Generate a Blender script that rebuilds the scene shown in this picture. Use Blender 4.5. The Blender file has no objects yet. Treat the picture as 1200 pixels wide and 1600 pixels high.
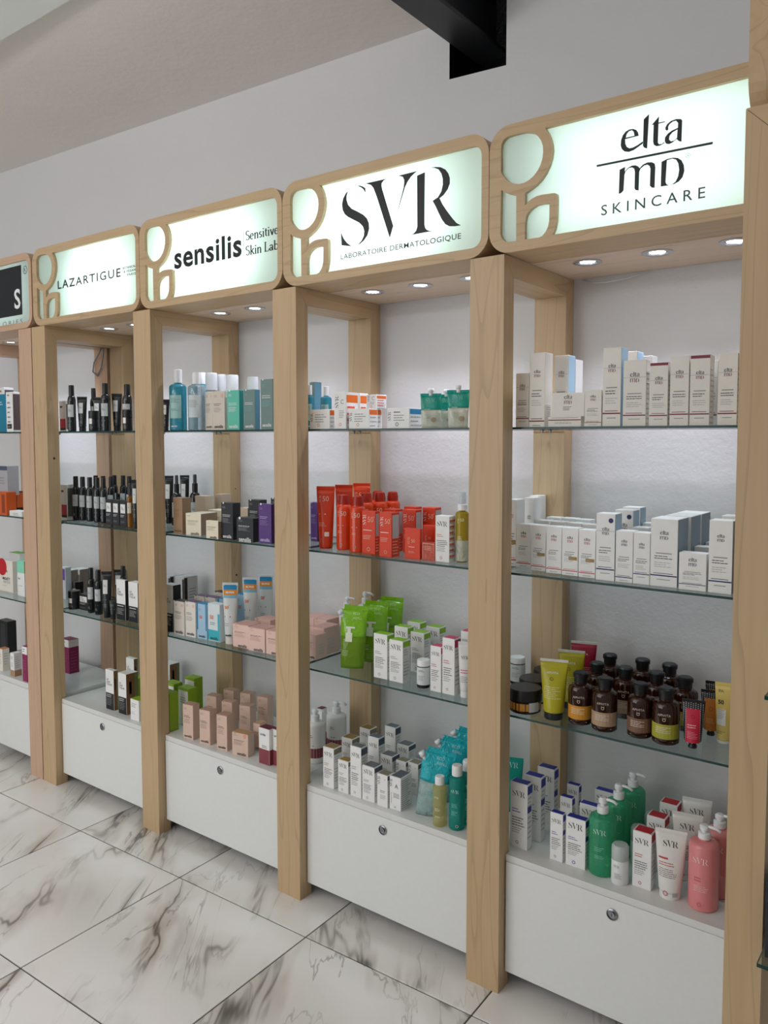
import bpy, bmesh, math, random
from mathutils import Vector, Matrix
random.seed(7)
SC = bpy.context.scene
COL = SC.collection
PI = math.pi

# ---------------------------------------------------------------- camera, world, large lights, exposure
cam_d = bpy.data.cameras.new('camera')
cam_d.sensor_fit = 'HORIZONTAL'; cam_d.sensor_width = 36.0
cam_d.lens = 1246.89 * 36 / 1200
cam_d.shift_x = -0.01148; cam_d.shift_y = -0.03209
cam_d.clip_start = 0.02
cam = bpy.data.objects.new('camera', cam_d); COL.objects.link(cam)
cam.location = (3.4426, -1.923, 1.576)
cam.rotation_euler = (math.radians(90 - 3.5126), 0, math.radians(36.6751))
SC.camera = cam

world = bpy.data.worlds.new('daylight'); SC.world = world; world.use_nodes = True
bg = world.node_tree.nodes['Background']
bg.inputs[0].default_value = (0.93, 0.97, 1.0, 1); bg.inputs[1].default_value = 0.31

def area(name, loc, rot, sx, sy, power, col=(1, 1, 1)):
    l = bpy.data.lights.new(name, 'AREA'); l.shape = 'RECTANGLE'; l.size = sx; l.size_y = sy
    l.energy = power; l.color = col
    o = bpy.data.objects.new(name, l); COL.objects.link(o); o.location = loc; o.rotation_euler = rot
    return o
area('shop_window_light', (-1.2, -5.6, 1.5), (math.radians(90), 0, 0), 5.5, 2.6, 108, (0.97, 0.99, 1.0))
area('ceiling_fill_light', (1.0, -2.6, 2.35), (math.radians(180 - 18), 0, 0), 3.2, 0.35, 42, (1.0, 0.985, 0.97))  # added uplight with no visible source, brightens the ceiling and upper wall
area('room_fill_down', (1.0, -2.6, 2.33), (0, 0, 0), 3.2, 0.35, 16, (1.0, 0.985, 0.97))  # unseen fill added alongside the uplight, shining down into the room

vs = SC.view_settings
vs.view_transform = 'Standard'; vs.look = 'None'; vs.gamma = 1.0; vs.exposure = -0.2
try: vs.use_curve_mapping = False
except Exception: pass

# ---------------------------------------------------------------- helpers
def lin(h):
    h = h.lstrip('#'); c = [int(h[i:i + 2], 16) / 255 for i in (0, 2, 4)]
    return tuple(x / 12.92 if x <= 0.04045 else ((x + 0.055) / 1.055) ** 2.4 for x in c)
MATS = {}
def principled(name):
    m = bpy.data.materials.new(name); m.use_nodes = True
    return m, m.node_tree, m.node_tree.nodes['Principled BSDF']
def plain(hexcol, rough=0.5, metal=0.0, trans=0.0, ior=1.45, coat=0.0, bump=0.0, key=None, emit=0.0):
    k = key or (hexcol, rough, metal, trans, coat, bump, emit)
    if k in MATS: return MATS[k]
    m, nt, b = principled('finish_' + hexcol.lstrip('#'))
    c = lin(hexcol)
    n = nt.nodes.new('ShaderNodeTexNoise'); n.inputs['Scale'].default_value = 60
    tc = nt.nodes.new('ShaderNodeTexCoord'); nt.links.new(tc.outputs['Object'], n.inputs['Vector'])
    mx = nt.nodes.new('ShaderNodeMix'); mx.data_type = 'RGBA'
    mx.inputs[6].default_value = (*[x * 0.965 for x in c], 1); mx.inputs[7].default_value = (*[min(1, x * 1.02) for x in c], 1)
    nt.links.new(n.outputs['Fac'], mx.inputs[0]); nt.links.new(mx.outputs[2], b.inputs['Base Color'])
    b.inputs['Roughness'].default_value = rough; b.inputs['Metallic'].default_value = metal
    b.inputs['Transmission Weight'].default_value = trans; b.inputs['IOR'].default_value = ior
    b.inputs['Coat Weight'].default_value = coat
    if emit:
        b.inputs['Emission Color'].default_value = (*c, 1); b.inputs['Emission Strength'].default_value = emit
    if bump:
        bp = nt.nodes.new('ShaderNodeBump'); bp.inputs['Strength'].default_value = bump; bp.inputs['Distance'].default_value = 0.01
        nt.links.new(n.outputs['Fac'], bp.inputs['Height']); nt.links.new(bp.outputs[0], b.inputs['Normal'])
    MATS[k] = m
    return m
def film(hexcol, alpha, rough=0.12, crinkle=0.9):
    k = ('film', hexcol, alpha, crinkle)
    if k in MATS: return MATS[k]
    m = bpy.data.materials.new('clear_film'); m.use_nodes = True; nt = m.node_tree; nt.nodes.clear()
    o = nt.nodes.new('ShaderNodeOutputMaterial'); mix = nt.nodes.new('ShaderNodeMixShader')
    tr = nt.nodes.new('ShaderNodeBsdfTransparent'); pr = nt.nodes.new('ShaderNodeBsdfPrincipled')
    c = lin(hexcol); tr.inputs[0].default_value = (*[(0.45 + 0.55 * x) if crinkle > .5 else max(x, .0) ** .22 for x in c], 1)
    pr.inputs['Base Color'].default_value = (*c, 1); pr.inputs['Roughness'].default_value = rough
    mix.inputs[0].default_value = alpha
    tc = nt.nodes.new('ShaderNodeTexCoord'); nz = nt.nodes.new('ShaderNodeTexNoise'); nz.inputs['Scale'].default_value = 38; nz.inputs['Distortion'].default_value = 1.5
    bp = nt.nodes.new('ShaderNodeBump'); bp.inputs['Strength'].default_value = crinkle; bp.inputs['Distance'].default_value = .009
    nt.links.new(tc.outputs['Object'], nz.inputs['Vector']); nt.links.new(nz.outputs['Fac'], bp.inputs['Height']); nt.links.new(bp.outputs[0], pr.inputs['Normal'])
    nt.links.new(tr.outputs[0], mix.inputs[1]); nt.links.new(pr.outputs[0], mix.inputs[2]); nt.links.new(mix.outputs[0], o.inputs[0])
    MATS[k] = m
    return m
def wood(axis, c1='#c9ad8b', c2='#b99a76', seed=0.0):
    k = ('wood', axis, c1, seed)
    if k in MATS: return MATS[k]
    m, nt, b = principled('maple_' + axis)
    N = nt.nodes.new; L = nt.links.new
    tc = N('ShaderNodeTexCoord'); mp = N('ShaderNodeMapping'); L(tc.outputs['Object'], mp.inputs[0])
    sc = {'x': (0.9, 14, 14), 'y': (14, 0.9, 14), 'z': (14, 14, 0.9)}[axis]
    mp.inputs['Scale'].default_value = sc; mp.inputs['Location'].default_value = (seed, seed * 1.7, seed * 0.3)
    oi = N('ShaderNodeObjectInfo'); ad = N('ShaderNodeVectorMath'); ad.operation = 'ADD'
    mu = N('ShaderNodeMath'); mu.operation = 'MULTIPLY'; mu.inputs[1].default_value = 37.0
    L(oi.outputs['Random'], mu.inputs[0]); L(mp.outputs[0], ad.inputs[0]); L(mu.outputs[0], ad.inputs[1])
    n1 = N('ShaderNodeTexNoise'); n1.inputs['Scale'].default_value = 0.55; n1.inputs['Detail'].default_value = 2; n1.inputs['Distortion'].default_value = 0.4
    L(ad.outputs[0], n1.inputs['Vector'])
    m1 = N('ShaderNodeMath'); m1.operation = 'MULTIPLY'; m1.inputs[1].default_value = 9.0; L(n1.outputs['Fac'], m1.inputs[0])
    sn = N('ShaderNodeMath'); sn.operation = 'FRACT'; L(m1.outputs[0], sn.inputs[0])
    r1 = N('ShaderNodeValToRGB'); r1.color_ramp.elements[0].position = 0.0; r1.color_ramp.elements[1].position = 0.16
    r1.color_ramp.elements[0].color = (1, 1, 1, 1); r1.color_ramp.elements[1].color = (0, 0, 0, 1); L(sn.outputs[0], r1.inputs[0])
    n2 = N('ShaderNodeTexNoise'); n2.inputs['Scale'].default_value = 6; n2.inputs['Detail'].default_value = 5; L(ad.outputs[0], n2.inputs['Vector'])
    mx = N('ShaderNodeMix'); mx.data_type = 'RGBA'; mx.inputs[6].default_value = (*lin(c1), 1); mx.inputs[7].default_value = (*lin(c2), 1)
    L(n2.outputs['Fac'], mx.inputs[0])
    mx2 = N('ShaderNodeMix'); mx2.data_type = 'RGBA'; mx2.inputs[7].default_value = (*[x * 0.68 for x in lin(c2)], 1)
    fm = N('ShaderNodeMath'); fm.operation = 'MULTIPLY'; fm.inputs[1].default_value = 0.45; L(r1.outputs[0], fm.inputs[0])
    L(fm.outputs[0], mx2.inputs[0]); L(mx.outputs[2], mx2.inputs[6]); L(mx2.outputs[2], b.inputs['Base Color'])
    b.inputs['Roughness'].default_value = 0.42
    MATS[k] = m
    return m
def plaster(name, hexcol, bump=0.25, scale=18, stain=0.06):
    m, nt, b = principled(name); N = nt.nodes.new; L = nt.links.new
    tc = N('ShaderNodeTexCoord'); n = N('ShaderNodeTexNoise'); n.inputs['Scale'].default_value = scale; n.inputs['Detail'].default_value = 6
    n.inputs['Roughness'].default_value = 0.65
    L(tc.outputs['Object'], n.inputs['Vector'])
    n2 = N('ShaderNodeTexNoise'); n2.inputs['Scale'].default_value = 1.6; n2.inputs['Detail'].default_value = 4; L(tc.outputs['Object'], n2.inputs['Vector'])
    mx = N('ShaderNodeMix'); mx.data_type = 'RGBA'; c = lin(hexcol)
    mx.inputs[6].default_value = (*[x * (1 - stain) for x in c], 1); mx.inputs[7].default_value = (*[min(1, x * (1 + stain)) for x in c], 1)
    L(n2.outputs['Fac'], mx.inputs[0]); L(mx.outputs[2], b.inputs['Base Color'])
    b.inputs['Roughness'].default_value = 0.7
    bp = N('ShaderNodeBump'); bp.inputs['Strength'].default_value = bump; bp.inputs['Distance'].default_value = 0.012
    L(n.outputs['Fac'], bp.inputs['Height']); L(bp.outputs[0], b.inputs['Normal'])
    return m

def mesh(name, verts, faces, smooth=False):
    me = bpy.data.meshes.new(name); me.from_pydata([tuple(v) for v in verts], [], faces); me.update()
    if smooth:
        for p in me.polygons: p.use_smooth = True
    return me
def link(name, me, mat=None, parent=None, loc=None, rotz=0.0):
    o = bpy.data.objects.new(name, me); COL.objects.link(o)
    if mat is not None and me is not None and not me.materials: me.materials.append(mat)
    if parent is not None: o.parent = parent
    if loc is not None: o.location = loc
    if rotz: o.rotation_euler = (0, 0, rotz)
    return o
def tag(o, label=None, cat=None, group=None, kind=None):
    if label: o['label'] = label
    if cat: o['category'] = cat
    if group: o['group'] = group
    if kind: o['kind'] = kind
    return o
def empty(name, loc=(0, 0, 0), rotz=0.0):
    o = bpy.data.objects.new(name, None); COL.objects.link(o); o.location = loc; o.rotation_euler = (0, 0, rotz)
    o.empty_display_size = 0.02
    return o
def boxmesh(name, x0, x1, y0, y1, z0, z1, bev=0.0):
    bm = bmesh.new(); bmesh.ops.create_cube(bm, size=1)
    for v in bm.verts:
        v.co = Vector(((x0 + x1) / 2 + v.co.x * (x1 - x0), (y0 + y1) / 2 + v.co.y * (y1 - y0), (z0 + z1) / 2 + v.co.z * (z1 - z0)))
    if bev: bmesh.ops.bevel(bm, geom=bm.edges[:], offset=bev, segments=1, affect='EDGES', profile=0.5)
    me = bpy.data.meshes.new(name); bm.to_mesh(me); bm.free()
    return me
def prism(name, pts, z0, z1):
    """closed outline in x,y pulled up from z0 to z1"""
    n = len(pts); v = [(x, y, z0) for x, y in pts] + [(x, y, z1) for x, y in pts]
    f = [list(range(n))[::-1], list(range(n, 2 * n))] + [[i, (i + 1) % n, n + (i + 1) % n, n + i] for i in range(n)]
    return mesh(name, v, f)
def lathe(name, prof, seg=22, smooth=True):
    v = []; f = []
    rings = []
    for r, z in prof:
        if r < 1e-6: rings.append([len(v)]); v.append((0, 0, z))
        else:
            rings.append(list(range(len(v), len(v) + seg)))
            v += [(r * math.cos(2 * PI * i / seg), r * math.sin(2 * PI * i / seg), z) for i in range(seg)]
    for a, b in zip(rings, rings[1:]):
        for i in range(seg):
            j = (i + 1) % seg
            if len(a) == 1 and len(b) == 1: continue
            if len(a) == 1: f.append((a[0], b[j], b[i]))
            elif len(b) == 1: f.append((a[i], a[j], b[0]))
            else: f.append((a[i], a[j], b[j], b[i]))
    if len(rings[0]) > 1: f.append(rings[0][::-1])
    if len(rings[-1]) > 1: f.append(rings[-1])
    me = mesh(name, v, f, smooth)
    if smooth and hasattr(me, 'set_sharp_from_angle'): me.set_sharp_from_angle(angle=math.radians(38))
    return me
def tubemesh(name, pts, r, seg=8):
    v = []; f = []; pts = [Vector(p) for p in pts]
    for k, p in enumerate(pts):
        t = (pts[min(k + 1, len(pts) - 1)] - pts[max(k - 1, 0)]).normalized()
        a = t.cross(Vector((0.3, 0.2, 1))).normalized(); b = t.cross(a)
        v += [tuple(p + a * r * math.cos(2 * PI * i / seg) + b * r * math.sin(2 * PI * i / seg)) for i in range(seg)]
    for k in range(len(pts) - 1):
        for i in range(seg):
            j = (i + 1) % seg; f.append((k * seg + i, k * seg + j, (k + 1) * seg + j, (k + 1) * seg + i))
    f += [list(range(seg))[::-1], list(range((len(pts) - 1) * seg, len(pts) * seg))]
    return mesh(name, v, f, True)

# ---------------------------------------------------------------- flat lettering (vertices in a plane, placed later)
def fill(loops, extrude=0.0):
    cu = bpy.data.curves.new('outline', 'CURVE'); cu.dimensions = '2D'; cu.fill_mode = 'BOTH'; cu.extrude = extrude
    for lp in loops:
        s = cu.splines.new('POLY'); s.points.add(len(lp) - 1)
        for q, (x, y) in zip(s.points, lp): q.co = (x, y, 0, 1)
        s.use_cyclic_u = True
    o = bpy.data.objects.new('outline', cu); COL.objects.link(o)
    bpy.context.view_layer.update()
    dg = bpy.context.evaluated_depsgraph_get()
    me = bpy.data.meshes.new_from_object(o.evaluated_get(dg))
    v = [tuple(q.co) for q in me.vertices]; f = [tuple(p.vertices) for p in me.polygons]
    bpy.data.objects.remove(o); bpy.data.curves.remove(cu); bpy.data.meshes.remove(me)
    return v, f
TXT = {}
def text(s, bold=0.0, spacing=1.0):
    """flat text, normalised so that its box is 0..aspect by 0..1"""
    k = (s, bold, spacing)
    if k in TXT: return TXT[k]
    cu = bpy.data.curves.new('lettering', 'FONT'); cu.body = s; cu.size = 1; cu.resolution_u = 3
    cu.offset = bold; cu.space_character = spacing; cu.space_line = 0.95; cu.fill_mode = 'FRONT'
    o = bpy.data.objects.new('lettering', cu); COL.objects.link(o)
    bpy.context.view_layer.update()
    dg = bpy.context.evaluated_depsgraph_get()
    me = bpy.data.meshes.new_from_object(o.evaluated_get(dg))
    v = [(q.co.x, q.co.y) for q in me.vertices]; f = [tuple(p.vertices) for p in me.polygons]
    bpy.data.objects.remove(o); bpy.data.curves.remove(cu); bpy.data.meshes.remove(me)
    TXT[k] = norm(v, f)
    return TXT[k]
def norm(v, f):
    x0 = min(p[0] for p in v); x1 = max(p[0] for p in v); y0 = min(p[1] for p in v); y1 = max(p[1] for p in v)
    h = y1 - y0
    return [((p[0] - x0) / h, (p[1] - y0) / h) for p in v], f, (x1 - x0) / h
def arc(cx, cy, rx, ry, a0, a1, n=10):
    return [(cx + rx * math.cos(math.radians(a0 + (a1 - a0) * i / n)), cy + ry * math.sin(math.radians(a0 + (a1 - a0) * i / n))) for i in range(n + 1)]
def nib(pts, a, b):
    """broad-pen stroke along a line of points: thick where it runs up, thin where it runs across"""
    v = []; f = []
    for i, (x, y) in enumerate(pts):
        q0 = pts[max(i - 1, 0)]; q1 = pts[min(i + 1, len(pts) - 1)]
        dx, dy = q1[0] - q0[0], q1[1] - q0[1]; l = math.hypot(dx, dy) or 1
        nx, ny = -dy / l, dx / l
        h = math.sqrt((a * nx) ** 2 + (b * ny) ** 2) / 2
        v += [(x + nx * h, y + ny * h), (x - nx * h, y - ny * h)]
        if i: f.append((2 * i - 2, 2 * i - 1, 2 * i + 1, 2 * i))
    return v, f
SERIF = {
 'S': (.60, [arc(.3, .75, .19, .22, 30, 270) + arc(.3, .26, .22, .25, 90, -150)[1:]]),
 's': (.44, [arc(.21, .46, .12, .14, 30, 270, 8) + arc(.21, .16, .14, .15, 90, -150, 8)[1:]]),
 'e': (.54, [[(.09, .34), (.44, .34)] , arc(.26, .31, .19, .3, 8, 312, 16)]),
 'n': (.62, [[(.13, 0), (.13, .6)], [(.13, .42), (.22, .56), (.33, .6), (.43, .55), (.47, .42), (.47, 0)], [(.03, .01), (.23, .01)], [(.37, .01), (.57, .01)], [(.03, .59), (.14, .59)]]),
 'i': (.30, [[(.14, 0), (.14, .6)], [(.14, .78), (.14, .9)], [(.04, .01), (.25, .01)], [(.04, .59), (.14, .59)]]),
 't': (.38, [[(.16, .82), (.16, .12), (.22, .03), (.34, .08)], [(.03, .59), (.33, .59)]]),
 'v': (.54, [[(.07, .6), (.27, 0)], [(.27, 0), (.45, .6)], [(0, .59), (.17, .59)], [(.36, .59), (.53, .59)]]),
 'k': (.58, [[(.13, 0), (.13, 1)], [(.14, .24), (.43, .59)], [(.24, .35), (.5, 0)], [(.03, .01), (.23, .01)], [(.36, .59), (.52, .59)], [(.4, .01), (.58, .01)], [(.03, .99), (.13, .99)]]),
 'L': (.66, [[(.17, 0), (.17, 1)], [(.05, .02), (.58, .02), (.6, .22)], [(.05, .98), (.3, .98)]]),
 'a': (.54, [arc(.21, .17, .14, .16, 60, 420, 14), [(.4, .02), (.4, .42), (.35, .55), (.24, .6), (.13, .56), (.09, .47)], [(.4, .02), (.5, .03)]]),
 'b': (.60, [[(.13, 0), (.13, 1)], arc(.31, .3, .2, .29, 150, -150, 14), [(.03, .99), (.13, .99)]]),
 ' ': (.28, []),
}
def serif(s):
    V = []; F = []; x = 0
    for ch in s:
        adv, st = SERIF[ch]
        for q in st:
            v, f = nib(q, .15, .075); o = len(V); V += [(x + px, py) for px, py in v]; F += [tuple(o + i for i in g) for g in f]
        x += adv
    return norm(V, F)
TR = {'m':{'egg':[[0.0342,0.2738],[0.0359,0.2872],[0.0425,0.2972],[0.053,0.3028],[0.066,0.3038],[0.0868,0.3037],[0.1021,0.3032],[0.1174,0.2998],[0.1301,0.2948],[0.1428,0.2842],[0.1516,0.2712],[0.1568,0.2568],[0.1577,0.2411],[0.1559,0.226],[0.1511,0.2115],[0.1426,0.1976],[0.1314,0.1863],[0.1188,0.1786],[0.1036,0.1736],[0.0882,0.1733],[0.0725,0.1776],[0.0594,0.1846],[0.0487,0.1942],[0.0394,0.2063],[0.0348,0.2164]],'bar':[[0.0357,0.1679],[0.0464,0.1602],[0.0597,0.1537],[0.0728,0.1493],[0.0812,0.1471],[0.0824,0.0271],[0.0583,0.0276],[0.0477,0.0317],[0.0383,0.0416],[0.0341,0.0526]],'leaf':[[0.1772,0.109],[0.1768,0.0646],[0.1735,0.0496],[0.167,0.0383],[0.1584,0.0295],[0.1484,0.0265],[0.1078,0.0273],[0.1074,0.0666],[0.1085,0.0778],[0.1122,0.0908],[0.1198,0.0997],[0.1298,0.1059],[0.1424,0.11],[0.1574,0.1106]],'main':[[0.1624,0.3008],[0.1712,0.2878],[0.1775,0.2744],[0.1821,0.258],[0.1838,0.2423],[0.1818,0.2251],[0.1759,0.2065],[0.1663,0.1885],[0.1541,0.1742],[0.1392,0.1625],[0.1217,0.1534],[0.107,0.1471],[0.1073,0.1153],[0.1157,0.1229],[0.127,0.1288],[0.1396,0.1329],[0.1546,0.134],[0.1769,0.1329],[0.1916,0.1319],[0.197,0.1287],[0.1981,0.1208],[0.198,0.0877],[0.1969,0.0614],[0.1928,0.0421],[0.1861,0.0276]]},'svr':[[[0.2934,0.2744],[0.2771,0.2703],[0.2606,0.261],[0.2497,0.247],[0.2448,0.2301],[0.2476,0.2118],[0.2556,0.1981],[0.2697,0.1869],[0.293,0.1743],[0.3138,0.1629],[0.3276,0.1495],[0.333,0.1347],[0.3311,0.121],[0.3228,0.1082],[0.3113,0.1001],[0.2974,0.096],[0.3159,0.0987],[0.332,0.1069],[0.3457,0.1206],[0.3526,0.1387],[0.3512,0.1563],[0.3436,0.1714],[0.33,0.1841],[0.307,0.1977],[0.2839,0.21],[0.2699,0.224],[0.2638,0.2392],[0.2639,0.2516],[0.2686,0.2641],[0.278,0.2709]],[[0.3059,0.2748],[0.3165,0.2736],[0.3279,0.2687],[0.3379,0.262],[0.3388,0.2479],[0.3352,0.2521],[0.3302,0.2599],[0.3211,0.2672]],[[0.2396,0.1543],[0.2434,0.1395],[0.2519,0.1239],[0.2646,0.1096],[0.2834,0.0963],[0.2422,0.105]],[[0.3384,0.2758],[0.4194,0.2749],[0.4085,0.2718],[0.3997,0.265],[0.3997,0.2564],[0.4018,0.2475],[0.4432,0.1332],[0.4302,0.0994],[0.3819,0.2271],[0.3686,0.257],[0.3596,0.2673]],[[0.4612,0.2753],[0.5296,0.2753],[0.5193,0.2707],[0.5068,0.2632],[0.4943,0.2506],[0.4859,0.2371],[0.4595,0.1712],[0.4587,0.1747],[0.4808,0.2381],[0.4825,0.2495],[0.4825,0.2595],[0.4774,0.2688]],[[0.5284,0.2623],[0.5562,0.2668],[0.555,0.1207],[0.5574,0.1104],[0.5628,0.1036],[0.5709,0.0997],[0.5858,0.0971],[0.5062,0.0972],[0.5175,0.1005],[0.5258,0.107],[0.5299,0.118]],[[0.5744,0.2756],[0.5924,0.2743],[0.6103,0.2701],[0.6261,0.2606],[0.6359,0.248],[0.641,0.2342],[0.6411,0.2198],[0.6341,0.205],[0.6205,0.1913],[0.6067,0.1847],[0.6166,0.1661],[0.6325,0.144],[0.6501,0.1218],[0.6638,0.1067],[0.6784,0.098],[0.658,0.0986],[0.6405,0.1014],[0.6267,0.1093],[0.6148,0.1242],[0.6029,0.1457],[0.5928,0.1653],[0.5827,0.1817],[0.6007,0.1884],[0.6125,0.2025],[0.6176,0.2209],[0.6171,0.2372],[0.6123,0.2526],[0.6024,0.2659],[0.5884,0.2725]]],'elt':[[[0.3699,0.2307],[0.4034,0.2313],[0.4017,0.2392],[0.3971,0.2464],[0.3892,0.2507],[0.38,0.2515],[0.3709,0.2486],[0.3638,0.2413],[0.3598,0.2309],[0.3589,0.2184],[0.3618,0.209],[0.3691,0.2016],[0.3797,0.1984],[0.3915,0.2002],[0.4044,0.2062],[0.4139,0.2111],[0.4138,0.2161],[0.4017,0.2105],[0.39,0.2067],[0.3809,0.2067],[0.3742,0.2114],[0.3706,0.2197]],[[0.3714,0.2339],[0.3736,0.2417],[0.3788,0.2473],[0.3867,0.248],[0.3907,0.2436],[0.3929,0.2339]],[[0.4148,0.2672],[0.4275,0.2765],[0.4244,0.1969],[0.4174,0.2004],[0.414,0.2054]],[[0.4339,0.2492],[0.4517,0.2659],[0.4507,0.2514],[0.4658,0.2509],[0.4651,0.2489],[0.4506,0.2486],[0.4499,0.205],[0.453,0.2007],[0.4593,0.2006],[0.4655,0.2034],[0.4656,0.2009],[0.4556,0.1972],[0.4468,0.1976],[0.4404,0.2022],[0.4384,0.21],[0.4389,0.2493]],[[0.4712,0.228],[0.4674,0.2305],[0.4668,0.2363],[0.4709,0.2431],[0.4795,0.2485],[0.4917,0.25],[0.5028,0.2474],[0.5058,0.2435],[0.5051,0.1955],[0.499,0.198],[0.4939,0.204],[0.4855,0.1986],[0.4769,0.196],[0.4694,0.1984],[0.466,0.2052],[0.4665,0.2137],[0.4726,0.2208],[0.4824,0.2259],[0.4959,0.229],[0.4964,0.2397],[0.4918,0.2461],[0.4844,0.2461],[0.4766,0.2418],[0.4735,0.2365],[0.4739,0.2303]],[[0.4952,0.2255],[0.4837,0.2213],[0.4772,0.215],[0.4761,0.2067],[0.4805,0.2016],[0.4878,0.2017],[0.4946,0.2063]],[[0.2981,0.1838],[0.5757,0.1802],[0.5753,0.1748],[0.2984,0.1786]]],'md':[[[0.3573,0.1605],[0.3711,0.1649],[0.3702,0.1542],[0.3791,0.1613],[0.3882,0.1645],[0.3974,0.1632],[0.404,0.1588],[0.4067,0.1546],[0.4156,0.1615],[0.4258,0.1644],[0.4361,0.1628],[0.4433,0.1579],[0.445,0.1494],[0.4442,0.1014],[0.4373,0.1031],[0.4326,0.1085],[0.4333,0.148],[0.4311,0.1547],[0.4259,0.1589],[0.4182,0.1585],[0.4093,0.1528],[0.4063,0.1459],[0.4056,0.1022],[0.3985,0.1042],[0.3953,0.1091],[0.3956,0.148],[0.3936,0.1559],[0.3883,0.16],[0.3804,0.1598],[0.3726,0.1537],[0.3698,0.1467],[0.3681,0.109],[0.3628,0.1041],[0.3562,0.1028]],[[0.4594,0.1588],[0.4726,0.1628],[0.4862,0.1631],[0.4973,0.1601],[0.506,0.153],[0.5116,0.141],[0.5132,0.1274],[0.5093,0.1136],[0.501,0.1055],[0.49,0.1015],[0.4751,0.1011],[0.4588,0.1016]],[[0.4721,0.1599],[0.485,0.161],[0.4937,0.1567],[0.4988,0.1472],[0.5011,0.1322],[0.499,0.118],[0.4936,0.1069],[0.4863,0.1022],[0.4776,0.1013],[0.472,0.1048],[0.4699,0.1101]]]}
def fill2(loops):
    v, f = fill(loops); return norm([(p[0], p[1]) for p in v], f)
SVR = fill2(TR['svr']); ELTA = fill2(TR['elt']); ELTAW = fill2(TR['elt'][:-1]); MD = fill2(TR['md'])

# ---------------------------------------------------------------- dimensions of the shelving (metres, measured along the wall)
PX = [0.0, 0.7445, 1.5101, 2.2771, 3.018]      # left faces of the front posts
PW, PD = 0.106, 0.056                          # post width, post depth
DEPTH = 0.453                                  # wall plane
HT = 2.07                                      # top of the frames
ZA, ZB, ZC, ZD = 1.607, 1.200, 0.793, 0.395    # glass shelves and deck
XS = [0.026, 0.7975, 1.563, 2.338, 3.068]      # joints between the sign boxes
TINT = {'w': ('#cdb28c', '#bd9e77'), 'p': ('#d2b196', '#c4a083'), 's': ('#ecd6c0', '#dec4a8')}  # soffit maple is paled to stand in for light bounced up from the shelves

# ---------------------------------------------------------------- the setting
wall_m = plaster('painted_wall', '#d9d8d8', 0.22, 22, 0.03)
WX0, WX1 = -4.5, 5.2
RX0, RX1, RZ0 = 1.915, 2.135, 2.805            # pocket in the wall for the steel beam
CH = 3.35
v = [(WX0, DEPTH, -.02), (WX1, DEPTH, -.02), (WX1, DEPTH, CH), (WX0, DEPTH, CH), (RX0, DEPTH, RZ0), (RX1, DEPTH, RZ0 - .012), (RX1, DEPTH, CH), (RX0, DEPTH, CH),
     (RX0, DEPTH + .22, RZ0), (RX1, DEPTH + .22, RZ0), (RX1, DEPTH + .22, CH), (RX0, DEPTH + .22, CH)]
me = mesh('wall_back', v, [(0, 1, 5, 4), (0, 4, 7, 3), (1, 2, 6, 5), (4, 5, 9, 8), (5, 6, 10, 9), (7, 4, 8, 11), (8, 9, 10, 11)])
wb = tag(link('wall_back', me, wall_m), kind='structure')
me.materials.append(plain('#0b0b0c', 0.45, bump=0.5))
for i in (3, 4, 5, 6): me.polygons[i].material_index = 1
ceil_m = plaster('painted_ceiling', '#ece5e0', 0.3, 14, 0.04)
cz = lambda x: 3.047 - 0.0245 * x
me = mesh('ceiling', [(WX0, DEPTH, cz(WX0)), (RX0 - .03, DEPTH, cz(RX0)), (RX0 - .03, -.6, cz(RX0)), (WX0, -.6, cz(WX0)),
                      (RX1 + .12, DEPTH, cz(RX1) + .2), (WX1, DEPTH, cz(WX1) + .2), (WX1, -.6, cz(WX1) + .2), (RX1 + .12, -.6, cz(RX1) + .2),
                      (WX0, -5.5, 3.0), (WX1, -5.5, 3.0), (WX1, -.6, 3.0), (WX0, -.6, 3.0)],
          [(0, 1, 2, 3), (4, 5, 6, 7), (8, 9, 10, 11), (1, 4, 7, 2)])
tag(link('ceiling', me, ceil_m), kind='structure')
me = boxmesh('trim_1', WX0, RX0 - .05, -1.1, -.395, 2.995, 3.2, 0.004)
tag(link('trim_1', me, plaster('painted_bulkhead', '#e4e4e2', 0.12, 14, 0.02)), kind='structure')

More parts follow.
